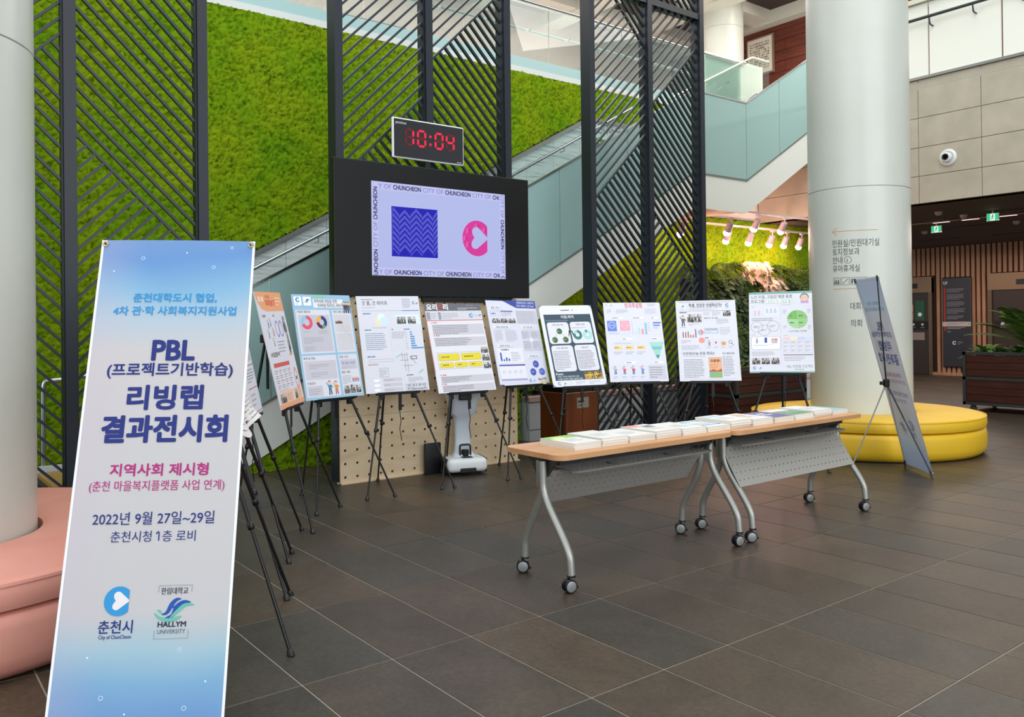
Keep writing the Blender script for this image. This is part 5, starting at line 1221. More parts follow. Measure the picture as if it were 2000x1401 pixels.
for (a, b, d, e) in ((10, 81, 46, 92), (49, 81, 84, 92), (10, 95, 34, 103), (36, 95, 58, 103), (60, 95, 84, 103)): c.rrect(a, b, d, e, 2, '#b9a92c', 1.6); c.rrect(a+.4, b+.4, d-.4, e-.4, 2, '#e3cf3a', 2); c.greek(a+5, b+(e-b)*.3, d-5, b+(e-b)*.62, 1, '#6d6626', 2.6, t=1.6)
c.photo(86, 72, 99, 82, n=6); c.photo(86, 84, 99, 95, n=6); c.photo(86, 97, 99, 107, n=6)
for (y, n) in ((114, 4), (128, 4)):
    c.disc(9, y, .9, '#c9402f', 2); c.greek(12, y-1.4, 20, y+1.4, 1, '#c9605a', t=1.6); c.rect(8, y+2, 98, y+2+n*2.6, '#c8c5cc', 1); c.greek(9, y+2.6, 70, y+1.6+n*2.6, n, '#7d7b84')
c.build(p)
# -- p6
p, c = poster(*LAY['p6'], 'white poster with an indigo header band, left of the tablet-shaped poster', '#d8d8e4')
c.poly([(30, 0), (100, 0), (100, 13), (60, 13), (48, 8), (38, 3)], '#3f509c', 1); c.rect(0, 0, 40, 1.2, '#3f509c', 1); c.text(97, 5.5, 3.6, '건강행복마을 만들기, 고령친화 마을', '#e4e6f6', 'r', bold=.02, fit=36); c.text(97, 11, 3.6, '주민이 함께하는 건강 "Blue!"', '#e4e6f6', 'r', bold=.02, fit=37)
for (u, v, w_, t_) in ((6, 10, 20, '활동 과정'), (6, 43, 34, '그래프로 정리한 현황'), (62, 43, 26, '프로그램 진행'), (8, 74, 28, '사업의 효과성'), (64, 92, 24, '기대효과')): c.rect(u+.8, v+.8, u+w_+.8, v+6.3, '#b5b5c2', 1); c.rect(u, v, u+w_, v+5.5, '#e4e4ea', 1.5); c.text(u+w_/2, v+4.3, 3, t_, '#2a2a35', 'c', bold=.02, fit=w_*.75, lv=2.5)
c.frame(5, 19, 24, 27, .4, '#9a9ac0', 1.5); c.greek(7, 21, 23, 25, 1, '#5a62a8', t=2); c.rect(26, 18, 50, 19.6, '#3f509c', 2); c.greek(27, 20, 50, 28, 5); c.photo(6, 31, 22, 39, n=6); c.photo(23, 31, 37, 39, n=6); c.photo(38, 31, 53, 39, n=6)
c.rect(56, 17, 98, 40, '#c6c5cf', 1); c.greek(57, 18, 97, 39, 9, '#b0aeb8'); c.greek(6, 51, 24, 70, 7); c.greek(28, 51, 54, 70, 9)
c.rect(60, 51, 78, 66, '#c6c5cf', 1); c.rect(79, 51, 97, 66, '#c6c5cf', 1); c.rect(60, 68, 78, 86, '#c6c5cf', 1); c.rect(79, 68, 97, 86, '#c6c5cf', 1); c.disc(78.5, 67, 4, '#e4e4ea', 2)
for (a, b) in ((61, 53), (80, 53), (61, 70), (80, 70)): c.greek(a, b, a+15, b+12, 4)
c.rect(5, 81, 56, 105, '#e4e4ea', 1); c.greek(14, 82.5, 44, 84.5, 1, '#33333f', t=1.6)
for k, h in enumerate((14, 3, 6, 4)): c.rect(10+k*5, 102-h, 13+k*5, 102, '#4a5db0', 2)
c.greek(32, 87, 52, 102, 6); c.rect(5, 108, 56, 134, '#e4e4ea', 1); c.rect(5, 108, 56, 110, '#3f3f9c', 2); c.rect(5, 131, 56, 134, '#a9a5d0', 2)
for k in range(4): c.disc(13+k*11, 120, 4, '#e2e2ea', 1.6, 5); c.greek(10+k*11, 118, 16+k*11, 122, 2)
c.disc(78, 108, 6, '#4a5db0', 2); c.disc(70, 121, 6, '#4a5db0', 2); c.disc(88, 121, 6, '#5a6dc0', 2)
for (u, v) in ((78, 108), (70, 121), (88, 121)): c.greek(u-3.5, v-1.4, u+3.5, v+1.4, 2, '#c9cff0', 2.6)
c.clogo(62, 135, 2.6, '#4a86b8', '#d8d8e4'); c.ulogo(69, 135.5, 5); c.text(86, 135, 4.2, 'Re:시작', '#4a3a20', 'c', bold=.04); c.rect(80, 137, 98, 139.4, '#d8b43a', 2); c.rect(0, 140, 8, 141.5, '#3f3f8c', 2); c.rect(92, 140, 100, 141.5, '#3f3f8c', 2); c.build(p)
# -- p7 tablet
p, c = poster(*LAY['p7'], 'tablet-shaped white poster with slate-blue screen and green circles', '#7f8587')
c.rrect(0, 0, 100, 141.5, 8, '#e2e2e6', 1); c.rect(40, 8, 56, 9.4, '#55585c', 2); c.disc(62, 8.7, 1, '#55585c', 2)
SB = '#41535f'; c.rect(6, 16, 95, 131, SB, 1.5); c.text(50, 23, 5, '이음:와이', '#f4f6f6', 'c', bold=.03); c.greek(9, 26, 92, 28, 1, '#aab4ba')
for b in ((9, 30, 49, 68), (52, 30, 92, 68), (9, 71, 49, 116), (52, 71, 92, 116)): c.rrect(*b, 5, '#dedde4', 2)
c.text(29, 36, 2.8, '프로그램 구성', '#44444c', 'c', bold=.02, lv=3); c.text(72, 36, 2.8, '만족도 결과', '#44444c', 'c', bold=.02, lv=3)
for (u, v) in ((30, 46), (19, 61), (39, 61)): c.disc(u, v, 5.2, '#4f6f45', 3); c.greek(u-3.6, v-1, u+3.6, v+1, 1, '#cfd9c6', 3.6, t=1.4)
c.rect(36, 42, 47, 50, '#dfe4da', 2.5); c.line(25, 50, 21, 56, .5, '#9a9aa2', 3); c.line(34, 50, 38, 56, .5, '#9a9aa2', 3)
c.ring(63, 53, 8.6, 3.6, '#3f7f78', 3, 0, 290); c.ring(63, 53, 8.6, 3.6, '#9fd4cc', 3, 290, 360); c.ring(82, 53, 8.6, 3.4, '#a9d9d2', 3, 0, 330); c.ring(82, 53, 8.6, 3.4, '#3f7f78', 3, 330, 360); c.greek(54, 39, 90, 42, 2)
c.text(29, 77, 2.8, '프로그램 과정', '#44444c', 'c', bold=.02, lv=3); c.text(72, 77, 2.8, '제언요약', '#44444c', 'c', bold=.02, lv=3); c.greek(11, 80, 46, 113, 12, '#8a8892', 3); c.greek(54, 80, 90, 113, 14, '#77757f', 3)
c.text(9, 122, 4.6, 'Point:', '#f2f4f4', bold=.03, lv=2.5); c.text(10, 126, 2.6, '스마트 기기의 이용부터의 교육', '#e2e6e8', bold=.03, fit=40, lv=2.5); c.text(10, 130, 2.6, '노인들의 정보화 이해와 건강까지 제공', '#e2e6e8', bold=.03, fit=46, lv=2.5)
c.photo(61, 118, 77, 130, 3, 'y', 7); c.photo(79, 118, 94, 130, 3, 'y', 7); c.clogo(12, 136, 2.8, '#3f8fa8', '#f0f0f2'); c.ulogo(22, 136.5, 6); c.disc(33, 136, 4, '#dcdce0', 2, 2.4); c.greek(42, 133, 64, 139, 3, '#b0aeb6'); c.greek(67, 133, 92, 139, 3, '#b0aeb6'); c.build(p)
# -- p8
p, c = poster(*LAY['p8'], 'white poster with a pink handwritten title and teal funnel chart', '#dbdbe6')
c.text(38, 9, 8, '방과후설렘', '#e0606c', fit=30, bold=.015); c.ulogo(14, 5, 4); c.greek(4, 3, 7, 7, 2); c.greek(78, 2, 96, 7, 2); c.greek(5, 12, 15, 20, 4); c.greek(22, 12, 46, 20, 4); c.rect(18, 11, 18.3, 21, '#b0aeb8'); c.greek(72, 11, 96, 21, 6, '#b5b3bb')
def bub(u, v, w_): c.disc(u, v, w_, '#c5c3cc', 1.4, 2.6); c.disc(u, v, w_-.5, '#efeff4', 1.8, 2.2); c.greek(u-w_*.6, v-.9, u+w_*.6, v+.9, 1, '#5a5862', 2.4, t=1.3)
for (u, v, w_) in ((22, 28, 14), (58, 28, 13), (88, 28, 9), (36, 66, 12), (86, 66, 11), (38, 108, 12), (86, 108, 11)): bub(u, v, w_)
c.rect(4, 33, 20, 52, '#6f86d0', 1.5); c.rect(26, 33, 43, 51, '#eda4b4', 1.5); c.ring(12, 41, 6, 5.4, '#e9ecf8', 2); c.ring(34.5, 41, 6, 5.4, '#fbe9ee', 2); c.text(12, 42.5, 2.6, '81.2%', '#f4f4fa', 'c'); c.text(34.5, 42.5, 2.6, '90.2%', '#fbe9ee', 'c'); c.frame(4, 53, 42, 58, .3, '#c0bec8', 1.5); c.greek(6, 54.5, 40, 57, 1)
c.rect(47, 34, 47.4, 58, '#9a98a4', 1.5)
for k, (h, col) in enumerate(((6, '#c9d6dc'), (12, '#b9d6d6'), (10, '#ee9a9a'), (21, '#8cc0d4'))): c.rect(51+k*6, 58-h, 54.4+k*6, 58, col, 2)
for k, (l, col) in enumerate(((21, '#6272c4'), (17, '#7080cc'), (12, '#b5c3e8'), (8, '#cfe0ea'))): c.rect(84, 36+k*4.6, min(98, 84+l*.7), 38.4+k*4.6, col, 2); c.greek(74, 36+k*4.6, 82, 38.4+k*4.6, 1)
c.frame(12, 72, 62, 76, .3, '#c9c7d0', 1.5); c.greek(14, 73, 60, 75, 1)
for k in range(3): c.rrect(12+k*20, 78, 26+k*20, 85, 1, '#f0cf8e', 1.6); c.greek(13+k*20, 80, 25+k*20, 83, 1, '#a0763a', 2.4, t=1.6); c.greek(11+k*20, 88, 28+k*20, 94, 2)
for k, (a, b) in enumerate(((0, 13), (2.8, 10.4), (5.6, 7.6), (8.6, 4.8))): y = 72+k*7.5; w0 = 13-k*3.0; w1 = 13-(k+1)*3.0+.3; c.poly([(86-w0, y), (86+w0, y), (86+w1, y+6.6), (86-w1, y+6.6)], ['#a5d6cc', '#7cc4b8', '#9ed2c8', '#4fa093'][k], 2)
for k, col in enumerate(('#9aa8b8', '#e05a62', '#c0506a', '#7a8fd0')): c.frame(4+k*15.5, 113, 17+k*15.5, 138, .3, '#c9c7d0', 1.5); c.person(10.5+k*15.5, 114, 15, col); c.greek(6+k*15.5, 131, 16+k*15.5, 136, 2)
c.rect(67, 113, 97, 138, '#cbcad1', 1.4); c.greek(69, 115, 95, 136, 5, '#77757f', 2.4, t=1.0); c.build(p)
# -- p9 newspaper
p, c = poster(*LAY['p9'], 'newspaper-style white poster with red bars and small landscape card', '#dcdce3')
c.rect(5, 3, 92, 3.5, '#6a6a70', 1); c.text(22, 12, 6.4, '학생, 건강은 안녕하신가?', '#1f1f24', bold=.02, fit=55); c.ulogo(12, 10, 6); c.greek(9, 14, 15, 16, 1); c.clogo(86, 9, 3, '#3f86c4', '#dcdce3'); c.text(86, 15, 2, '춘천시', '#6a9ac8', 'c'); c.rect(19, 5, 19.3, 17, '#b0b0b8'); c.greek(22, 14.5, 76, 17, 2); c.rect(5, 18.5, 93, 19, '#6a6a70', 1)
c.greek(6, 20.5, 26, 22, 1, '#4a3030', t=1.6); c.photo(18, 24, 42, 39, n=10); c.person(11, 26, 20, '#6a6a70', trous='#55555a'); c.greek(20, 41, 42, 45, 2); c.greek(46, 21, 58, 27, 4, '#a9a7af'); c.greek(60, 20, 76, 28, 5, '#a9a7af'); c.photo(78, 19, 91, 29, n=7)
c.text(46, 33, 2.6, '설문조사 및 내용', '#33333a', bold=.02); c.disc(51, 37, 3, '#d6dae4', 1.5); c.disc(60, 37, 3, '#d6dae4', 1.5); c.greek(66, 33, 92, 43, 5); c.rect(45, 20, 45.3, 90, '#c5c5cc')
for k, h in enumerate((10, 10, 11, 5, 5, 15)): c.rect(9+k*4.2, 66-h, 10.6+k*4.2, 66, '#a04a50', 2)
c.disc(39, 57, 5, '#9fc0dc', 2); c.ring(39, 57, 5, 0.05, '#ec8a84', 2.5, 0, 160); c.disc(40, 71, 5, '#ec9a90', 2); c.greek(6, 46, 18, 49, 1); c.greek(6, 70, 26, 76, 3); c.greek(6, 79, 42, 88, 5)
c.frame(46, 50, 68, 59, .7, '#6a9cc4', 1.5); c.text(57, 54, 2.6, '학생건강 지역사회 자원망', '#2a3a4a', 'c', bold=.02, fit=18); c.greek(50, 55, 64, 57, 1); c.greek(71, 48, 92, 62, 5, '#b0aeb6')
c.greek(46, 66, 54, 68, 1, '#44444c', t=1.4)
for k in range(4): c.frame(47+k*12, 70, 57+k*12, 86, .3, '#cfcfd6', 1.5); c.greek(48+k*12, 82, 56+k*12, 85, 2)
c.person(52, 71, 10, '#8a99a8'); c.poly([(61, 75), (63, 73), (65, 75), (63, 78)], '#d84a5a', 2); c.rect(72, 74, 79, 80, '#e09a5a', 2); c.ring(87, 75, 3, 2.4, '#4a4a52', 2); c.line(89, 77, 92, 81, .7, '#4a4a52', 2)
c.text(7, 96, 4.6, '오운완(오늘 운동 완료)!', '#1f1f24', bold=.03, fit=52); c.greek(8, 98, 60, 100, 1); c.text(72, 96, 3.2, '주요 활동내용', '#33333a', bold=.02, fit=20); c.greek(8, 103, 46, 136, 12, '#8a8892'); c.greek(72, 99, 92, 134, 13, '#8a8892')
c.rect(49, 101, 70, 136, '#eab08a', 1.6); c.poly([(49, 124), (56, 121), (62, 124), (70, 120), (70, 128), (49, 128)], '#b86a4a', 2); c.rect(49, 126, 70, 136, '#8cb57a', 2.2); c.disc(53, 128, 2.6, '#7fa8c4', 2.6); c.text(59.5, 109, 4.2, '오운완!', '#3a2a22', 'c', bold=.04, lv=2.5); c.greek(51, 112, 68, 120, 3, '#c98a60', 2.4)
c.frame(49, 101, 70, 136, .4, '#c99a76', 2.8); c.rect(5, 138, 92, 138.3, '#a0a0a8'); c.build(p)
# -- p10 green
p, c = poster(*LAY['p10'], 'green-edged white poster with a green quartered circle, rightmost on its easel', '#dbdae1')
c.rect(0, 0, 100, 4, '#7fa79a', 1); c.rect(0, 139, 100, 141.5, '#8fb0a4', 1); GD = '#5e6f62'
c.text(3, 11.5, 5.4, '노인 우울, 고립감 해결 통합', GD, bold=.03, fit=66); c.text(3, 19.5, 5.4, '프로그램', GD, bold=.03, fit=21); c.rrect(27, 14.5, 74, 20.8, 3, '#9fb3a4', 1.5); c.rrect(27.5, 15, 73.5, 20.3, 2.6, '#eef2ee', 2); c.text(50, 19.6, 3.8, '코로나 속 고립감 풀기', '#6f9a7c', 'c', bold=.03, fit=40, lv=3)
c.disc(88, 11, 7, '#8a8688', 2); c.disc(88, 12.5, 5.6, '#e6c2a8', 2.5); c.rect(82, 17, 94, 22, '#c9a0c4', 2); c.line(84.5, 11.5, 86.5, 12, .6, '#4a3a38', 3); c.line(89.5, 12, 91.5, 11.5, .6, '#4a3a38', 3)
c.greek(4, 25, 18, 27, 1); c.rect(50, 24, 50.3, 132, '#b5b5bd'); c.greek(52, 23, 72, 25, 1)
for k, (h, col) in enumerate(((3, '#d8d6dc'), (9, '#d9a0a0'), (5, '#d8d6dc'), (9, '#d9a0a0'), (4, '#d8d6dc'), (3, '#d8d6dc'))): c.rect(6+k*3, 42-h, 7.4+k*3, 42, col, 2)
c.rect(24, 28, 48, 43, '#dde0ee', 1.4)
for k, h in enumerate((8, 2, 8, 3, 8, 4)): c.rect(28+k*3.2, 38-h, 29.2+k*3.2, 38, '#8a95c4' if k % 2 == 0 else '#c4cae4', 2)
c.greek(4, 46, 46, 52, 2, '#8f8d97', t=1.2)
for (u, v) in ((12, 62), (38, 61), (24, 68)): c.ring(u, v, 9.6, 9.1, '#8d8d92', 2); c.greek(u-5, v-2, u+5, v+2, 2, '#6a6a72', 2.4)
for k, col in enumerate(('#7fb56a', '#8ec07a', '#a2cc92', '#a2cc92')): c.ring(76, 50, 16, 0.05, ['#8cc078', '#9ac886', '#a5cf98', '#7cb464'][k], 2, k*90+1, k*90+89)
for (u, v) in ((69, 44), (83, 44), (69, 56), (83, 56)): c.greek(u-4.5, v-1, u+4.5, v+1, 1, '#47663c', 2.6, t=1.8)
c.greek(54, 32, 60, 40, 3); c.greek(92, 32, 98, 40, 3); c.greek(54, 60, 60, 66, 3); c.greek(92, 60, 98, 68, 3); c.text(76, 72, 2.8, '노인의 우울감 고립 예방', '#55555e', 'c', fit=28)
c.greek(3, 75, 16, 77, 1); c.rrect(3, 79, 49, 102, 4, '#9aa6b5', 1.4); c.rrect(3.6, 79.6, 48.4, 101.4, 3.6, '#eeeef4', 1.8)
c.person(12, 81, 10, '#8aa0b0', lv=2.4); c.rect(24, 81, 28, 90, '#3f4f9c', 2.4); c.disc(37, 85, 3, '#e0b0a0', 2.4); c.disc(42, 85, 3, '#d9a090', 2.4); c.rect(35, 88, 44, 91, '#a9b5d8', 2.4); c.greek(7, 93, 46, 96, 2, lv=2.4)
c.greek(54, 77, 74, 79, 1)
for k, col in enumerate(('#e8c6cc', '#ece4b8', '#c6cce0', '#ccdaec')):
    c.rect(53+k*11.4, 81, 63.6+k*11.4, 85.5, col, 1.6); c.frame(53+k*11.4, 81, 63.6+k*11.4, 108, .3, '#b5b3bd', 1.5)
    for j in range(3): c.greek(54+k*11.4, 88+j*7, 62.6+k*11.4, 92+j*7, 2)
c.rect(53, 111, 98, 112, '#33333c', 2); c.greek(54, 114, 90, 122, 3); c.greek(4, 105, 46, 113, 4); c.photo(4, 116, 17, 127, n=7); c.photo(19, 116, 32, 127, n=7); c.photo(34, 116, 47, 127, n=7); c.clogo(8, 133, 2.6, '#4a86c4', '#dbdae1'); c.ulogo(17, 133.5, 5)
c.text(98, 133, 4.4, 'PBL 리빙랩 프로젝트', '#8fa09a', 'r', bold=.03, fit=40); c.greek(70, 134.5, 98, 137.5, 1, '#9fb0a4', t=1.6); c.build(p)
# -- three nearer easels half hidden by the banner: loose paper posters
def foot_frame(fl_, fr_):
    A = Vector(fl_); B = Vector(fr_); d = (B-A); a = math.atan2(-d.x, d.y); mid = (A+B)/2; n = Vector((math.cos(a), math.sin(a)))
    q = mid-n*0.24; return q.x, q.y, a, d.length/2
for i, (A, B, lab, lab2, t_) in enumerate((((-3.381, 1.41), (-4.143, 1.728), 'crumpled white paper poster with torn lower corner, half hidden by the upright banner', 'black tripod easel nearest the camera, half hidden by the upright banner', .2),
        ((-4.078, 1.681), (-4.886, 2.05), 'white paper poster curling at its lower corner, behind the crumpled one', 'black tripod easel, second behind the upright banner', .2),
        ((-4.699, 1.952), (-5.39, 2.335), 'white poster with small line charts, just left of the orange-headed poster', 'black tripod easel just left of the orange-headed poster', .2))):
    x, y, a, hw = foot_frame(A, B); zb = (0.93, 0.87, 0.835)[i]
    easel(x, y, a, zb, lab2, tilt=t_, sp=hw)
    if i == 2:
        p, c = poster(x, y, zb+0.005, a, t_, 0.01, lab)
        c.greek(60, 10, 96, 30, 6); c.rect(62, 40, 96, 41, '#4a4a8c', 2)
        for k in range(8): c.rect(60+k*4.4, 62-(k*5 % 9)-3, 62+k*4.4, 62, '#55559c', 2)
        for k in range(5): c.line(60+k*7, 84, 63+k*7, 74, .7, '#a07a58', 2); c.line(63+k*7, 74, 65+k*7, 84, .7, '#a07a58', 2)
        c.rect(40, 88, 98, 89, '#b86a5a', 2); c.greek(45, 92, 96, 108, 5); c.rect(40, 113, 98, 114, '#b86a5a', 2); c.greek(45, 118, 80, 134, 3, '#c5b9b5'); c.rect(40, 139, 98, 139.8, '#b86a5a', 2); c.build(p); continue
    n = Vector((math.cos(a), math.sin(a), 0)); r = Vector((-math.sin(a), math.cos(a), 0)); u = -n*math.sin(t_)+Vector((0, 0, math.cos(t_))); m = Matrix.Identity(4); yy = u.cross(r)
    for k in range(3): m[k][0] = r[k]; m[k][1] = yy[k]; m[k][2] = u[k]; m[k][3] = (x, y, zb-0.02)[k]
    p = empty('paper_poster', lab, 'poster', mtx=m)
    NX, NZ = 24, 34; g = []
    for jz in range(NZ+1):
        for ix in range(NX+1):
            s_, q = ix/NX, jz/NZ; X = (s_-.5)*PWD; Z = -0.01+q*0.85; bulge = 0.012*math.sin(s_*9+q*5)+0.008*math.sin(q*23+s_*3)
            low = max(0, .30-q)/.30; cr = max(0, s_-.45)/.55
            Z += (0.06 if i == 0 else -0.02)*low*low*math.sin(PI*s_*1.5+(0.6 if i == 0 else 0))*0.9
            yv = -0.014-bulge*low*0.9-0.003*math.sin(s_*6)-(0.06 if i == 1 else 0.03)*low*low*cr
            g.append((X, yv, Z))
    fs = [(j*(NX+1)+k, j*(NX+1)+k+1, (j+1)*(NX+1)+k+1, (j+1)*(NX+1)+k) for j in range(NZ) for k in range(NX)]
    pm_ = noise_mat('printed_paper', [(0.0, '#cfcac6'), (0.35, '#dcd7d4'), (0.5, '#e0dbd8'), (1, '#e4e0dd')], 2.0, rough=0.7)
    MB().add(g, fs).build('sheet', pm_, p, 180)
    pr_ = MB()
    for k in range(420):
        ix = random.randint(1, NX-2); jz = random.randint(1, NZ-2); ln = random.choice([1, 1, 2, 3]); col = random.choice(['#77727a', '#8f8a90', '#6a6570', '#a89a98'])
        for e in range(ln):
            if ix+e+1 > NX: break
            v = [Vector(g[jz*(NX+1)+ix+e]), Vector(g[jz*(NX+1)+ix+e+1])]; h_ = random.uniform(.002, .006)
            o_ = Vector((0, -0.0012, 0)); pr_.add([v[0]+o_, v[1]+o_, v[1]+o_+Vector((0, 0, h_)), v[0]+o_+Vector((0, 0, h_))], [(0, 1, 2, 3)], inkm(col))
    pr_.build('print', None, p)

# ================================================================ UPRIGHT X-BANNERS
def banner_material(pale=0.0):
    m, nt, b = nodemat('banner_print', 0.55, 0.35); tc = N(nt, 'ShaderNodeTexCoord'); sp_ = N(nt, 'ShaderNodeSeparateXYZ'); nt.links.new(tc.outputs['Object'], sp_.inputs[0])
    n = N(nt, 'ShaderNodeTexNoise', Scale=2.2, Detail=1); nt.links.new(tc.outputs['Object'], n.inputs['Vector'])
    ma = N(nt, 'ShaderNodeMath', _operation='MULTIPLY_ADD'); nt.links.new(n.outputs[0], ma.inputs[0]); ma.inputs[1].default_value = 0.22; nt.links.new(sp_.outputs[2], ma.inputs[2])
    mr = N(nt, 'ShaderNodeMapRange'); mr.inputs[1].default_value = 0.11; mr.inputs[2].default_value = 1.91; nt.links.new(ma.outputs[0], mr.inputs[0])
    c = ramp(nt, mr.outputs[0], [(0.0, '#7fa9dc'), (0.07, '#8fbfe0'), (0.14, '#b5d4e0'), (0.21, '#d9d7d7'), (0.74, '#dcd8d7'), (0.82, '#c5d6e2'), (0.89, '#98c8e4'), (0.96, '#79a7dc'), (1.0, '#84a9d8')])
    hx = N(nt, 'ShaderNodeMapRange'); hx.inputs[1].default_value = -0.34; hx.inputs[2].default_value = -0.12; nt.links.new(sp_.outputs[0], hx.inputs[0])
    mx = N(nt, 'ShaderNodeMix', _data_type='RGBA'); nt.links.new(hx.outputs[0], mx.inputs[0]); 
    m2 = N(nt, 'ShaderNodeMix', _data_type='RGBA'); m2.inputs[0].default_value = 0.3; nt.links.new(c, m2.inputs[6]); m2.inputs[7].default_value = lin('#dcc6da')+(1,)
    nt.links.new(m2.outputs[2], mx.inputs[6]); nt.links.new(c, mx.inputs[7])
    pl_ = N(nt, 'ShaderNodeMix', _data_type='RGBA'); pl_.inputs[0].default_value = pale; nt.links.new(mx.outputs[2], pl_.inputs[6]); pl_.inputs[7].default_value = lin('#f0f1f6')+(1,); nt.links.new(pl_.outputs[2], b.inputs['Base Color'])
    tr_ = N(nt, 'ShaderNodeBsdfTranslucent'); nt.links.new(pl_.outputs[2], tr_.inputs[0]); mxs = N(nt, 'ShaderNodeMixShader'); mxs.inputs[0].default_value = 0.35
    nt.links.new(b.outputs[0], mxs.inputs[1]); nt.links.new(tr_.outputs[0], mxs.inputs[2]); nt.links.new(mxs.outputs[0], nt.nodes['Material Output'].inputs[0]); return m
BAN = banner_material(); BANB = banner_material(0.9); BW, BH = 0.6, 1.8
def xbanner(x, y, z, a, t, ro, lab, bold=True):
    r_ = empty('x_banner', lab, 'banner', (x, y, 0), a+PI/2)     # local +x = right seen from the front, +y = behind
    tf = Matrix.Translation((0, 0, z)) @ Matrix.Rotation(-t, 4, 'X') @ Matrix.Rotation(-ro, 4, 'Y')
    NX, NZ = 12, 30; g = []
    for j in range(NZ+1):
        for i in range(NX+1):
            X = (i/NX-.5)*BW; Z = j/NZ*BH; sag = 0.0; top = 0.0
            g.append((X, sag-0.006*math.sin(PI*i/NX), Z+top))
    fs = [(j*(NX+1)+k, j*(NX+1)+k+1, (j+1)*(NX+1)+k+1, (j+1)*(NX+1)+k) for j in range(NZ) for k in range(NX)]
    fab = MB().add(g, fs).build('fabric', BAN, r_, 180); fab.matrix_local = tf
    fb = MB().add([(a_, b_+0.0008, c_) for a_, b_, c_ in g], fs).build('fabric_back', BANB, r_, 180); fb.matrix_local = tf
    cv = Canvas(BW, BH, step=0.0006); NV, CY_, MG = '#232e74', '#318fc8', '#ac2273'
    W8 = '#e9e9ee'
    cv.rect(0, 0, 1.6, 300, W8, 1); cv.rect(98.4, 0, 100, 300, W8, 1); cv.rect(0, 0, 100, 2.4, W8, 1)
    for (u, v, rr) in ((28, 13, 1.2), (74, 19, 1.2), (85, 5, 1.0), (30, 283, 1.3), (77, 290, 1.3), (72, 258, 1.1)): cv.ring(u, v, rr, rr-.3, '#d5e6f6', 1.5)
    for (u, v) in ((56, 9), (10, 22), (20, 261), (44, 292), (88, 276)): cv.disc(u, v, .5, '#eef4fa', 1.5)
    cv.text(51, 43, 5.2, '춘천대학도시 협업,', CY_, 'c', bold=.035, fit=53, lv=2.5); cv.text(51.5, 52, 5.2, '4차 관·학 사회복지지원사업', CY_, 'c', bold=.035, fit=78, lv=2.5)
    cv.text(53, 82.6, 14.5, 'PBL', NV, 'c', bold=.05, fit=26, lv=2.5); cv.text(52, 92.4, 7.3, '(프로젝트기반학습)', NV, 'c', bold=.035, fit=78, lv=2.5)
    cv.text(50.5, 113.4, 13, '리빙랩', NV, 'c', bold=.055, fit=46, lv=2.5); cv.text(52, 134, 14, '결과전시회', NV, 'c', bold=.06, fit=76, lv=2.5)
    cv.text(51, 155.8, 6.4, '지역사회 제시형', MG, 'c', bold=.035, fit=59, lv=2.5); cv.text(50.5, 165, 5.4, '(춘천 마을복지플랫폼 사업 연계)', MG, 'c', bold=.01, fit=81, lv=2.5)
    cv.text(50.3, 185.3, 6.6, '2022년 9월 27일~29일', NV, 'c', bold=.008, fit=72, lv=2.5); cv.text(51, 195.6, 5.6, '춘천시청 1층 로비', NV, 'c', bold=.008, fit=50, lv=2.5)
    cv.clogo(34.6, 230, 8.4, CY_, '#e0dbdd', 2.5); cv.text(34.2, 247.4, 6.2, '춘천시', NV, 'c', bold=.02, fit=19.5, lv=2.5); cv.text(34.4, 251, 2.4, 'City of ChunCheon', NV, 'c', bold=.03, fit=18.5, lv=2.5)
    cv.ulogo(67, 235.6, 23, lv=2.5); cv.line(52.7, 191.5, 54.2, 190.1, .8, NV, 2.5); cv.text(66.5, 226.6, 3.4, '한림대학교', '#26303c', 'c', bold=.03, fit=15.5, lv=2.5); cv.text(66.4, 245.2, 3.2, 'HALLYM', '#1f2a36', 'c', bold=.04, fit=16, lv=2.5); cv.text(66.4, 249, 2.6, 'UNIVERSITY', '#5a6068', 'c', fit=16, lv=2.5)
    GY = '#9aa0a8'
    cv.rect(57, 221.6, 76.6, 222, GY, 2); cv.rect(57, 221.6, 57.4, 225.6, GY, 2); cv.rect(76.2, 221.6, 76.6, 225.6, GY, 2); cv.rect(56.4, 251.6, 76.2, 252, GY, 2); cv.rect(56.4, 247, 56.8, 252, GY, 2); cv.rect(75.8, 247, 76.2, 252, GY, 2)
    # follow the slight belly of the cloth
    cv.mb.v = [(a_, b_-0.006*math.sin(PI*(a_/BW+.5))+0.0, c_) for a_, b_, c_ in cv.mb.v]
    o = cv.build(r_); o.matrix_local = tf
    # the ink shows faintly through on the back
    bk_ = Canvas(BW, BH, back=True, step=0.0006)
    for (y_, h, t_, f_, col, bb) in ((43, 5.2, '춘천대학도시 협업,', 53, '#a9cbe0', .035), (52, 5.2, '4차 관·학 사회복지지원사업', 78, '#a9cbe0', .035), (82.6, 14.5, 'PBL', 26, '#7f88b8', .045), (92.4, 7.3, '(프로젝트기반학습)', 78, '#7f88b8', .035), (113.4, 13, '리빙랩', 46, '#7882b4', .045), (134, 14, '결과전시회', 78, '#7882b4', .05),
                                (155.8, 6.4, '지역사회 제시형', 59, '#cf9fb8', .035), (165, 5.4, '(춘천 마을복지플랫폼 사업 연계)', 81, '#d8b4c4', .01), (185.3, 6.6, '2022년 9월 27일~29일', 72, '#a9accb', .008), (195.6, 5.6, '춘천시청 1층 로비', 50, '#a9accb', .008), (247.4, 6.2, '춘천시', 19.5, '#a9accb', .02)):
        bk_.text(51 if y_ < 240 else 34.2, y_, h, t_, col, 'c', bold=bb, fit=f_, lv=3)
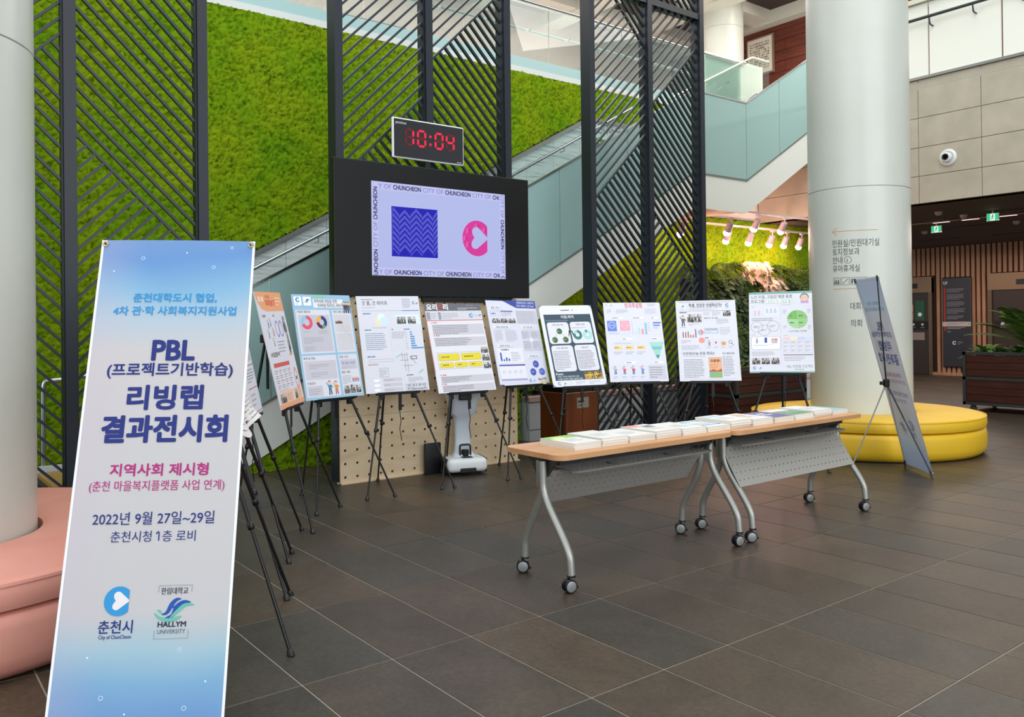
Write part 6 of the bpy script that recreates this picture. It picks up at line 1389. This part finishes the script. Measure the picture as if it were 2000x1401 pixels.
    bk_.mb.v = [(a_, b_-0.006*math.sin(PI*(a_/BW+.5)), c_) for a_, b_, c_ in bk_.mb.v]; k0 = len(bk_.mb.v); bk_.clogo(34.6, 230, 8.4, '#9cc4dc', '#dcdce2', 3); bk_.ulogo(67, 235, 24, '#9fb0d0', '#b5d0cc', 3)
    o = bk_.build(r_, 'print_showing_through'); o.matrix_local = tf
    for (X, Z, nm) in ((-.285, BH-.016, 'a'), (.285, BH-.016, 'b'), (-.285, .016, 'c'), (.285, .016, 'd')):
        o = MB().lathe([(0.006, -0.003), (0.012, -0.003), (0.012, 0.001), (0.006, 0.001)], (X, -0.002, Z), 20, 'Y', closed=True).build('grommet', mat('#c9b98a', 0.3, 0.8), r_, 40); o.matrix_local = tf
    def W(X, Y, Z): return tf @ Vector((X, Y, Z))
    hub = W(0, 0.075, BH*0.46)
    GP = mat('#c2c4c6', 0.4, 0.25)
    MB().rbox((hub.x-.03, hub.y-.022, hub.z-.035), (hub.x+.03, hub.y+.022, hub.z+.035), .01, 2).tube([hub+Vector((0, .03, 0)), hub+Vector((0, .055, 0))], 0.016, 10).build('hub', BLACK, r_)
    for X, Z, m_ in ((-.285, BH-.012, mat('#3f4348', .4, .5)), (.285, BH-.012, GP), (-.285, .012, mat('#3f4348', .4, .5)), (.285, .012, GP)):
        e = W(X, 0.008, Z); d = (e-hub).normalized(); l = MB().tube([hub, e-d*.02], 0.0055, 8).tube([hub, hub.lerp(e, .4)], 0.007, 8).build('pole', m_, r_, 60)
        tip = e+d*0.02; 
        if Z < .1: tip.z = 0.0
        MB().tube([e-d*.03, tip], 0.008, 8).tube([e-d*.01, e-d*.01+Vector((0, -0.022, 0.012 if Z > 1 else 0))], 0.003, 6).build('end_hook', mat('#2b2d2f', .5), r_, 60)
    return r_, hub
bl, hub = xbanner(-3.077, 0.714, 0.02, -0.565, 0.277, -0.012, 'tall white and blue upright banner announcing the exhibition, at the left front')
MB().tube([hub, (hub.x, hub.y+0.42, 0.0)], 0.0065, 8).build('rear_leg', mat('#8d8f92', 0.35, 0.7), bl, 60)
br, hub = xbanner(-3.719, 7.516, 0.035, 0.844, 0.25, 0.0, 'second upright banner seen from behind with mirrored text, by the yellow sofa')
wp = br.matrix_world if False else None
q = fl(1664, 912); a = 0.844; n = Vector((math.cos(a), math.sin(a))); r = Vector((-math.sin(a), math.cos(a))); dl = Vector((q.x+3.719, q.y-7.516))
MB().tube([hub, (dl.dot(r), -dl.dot(n), 0.0)], 0.0065, 8).build('rear_leg', mat('#c2c4c6', 0.4, 0.25), br, 60)
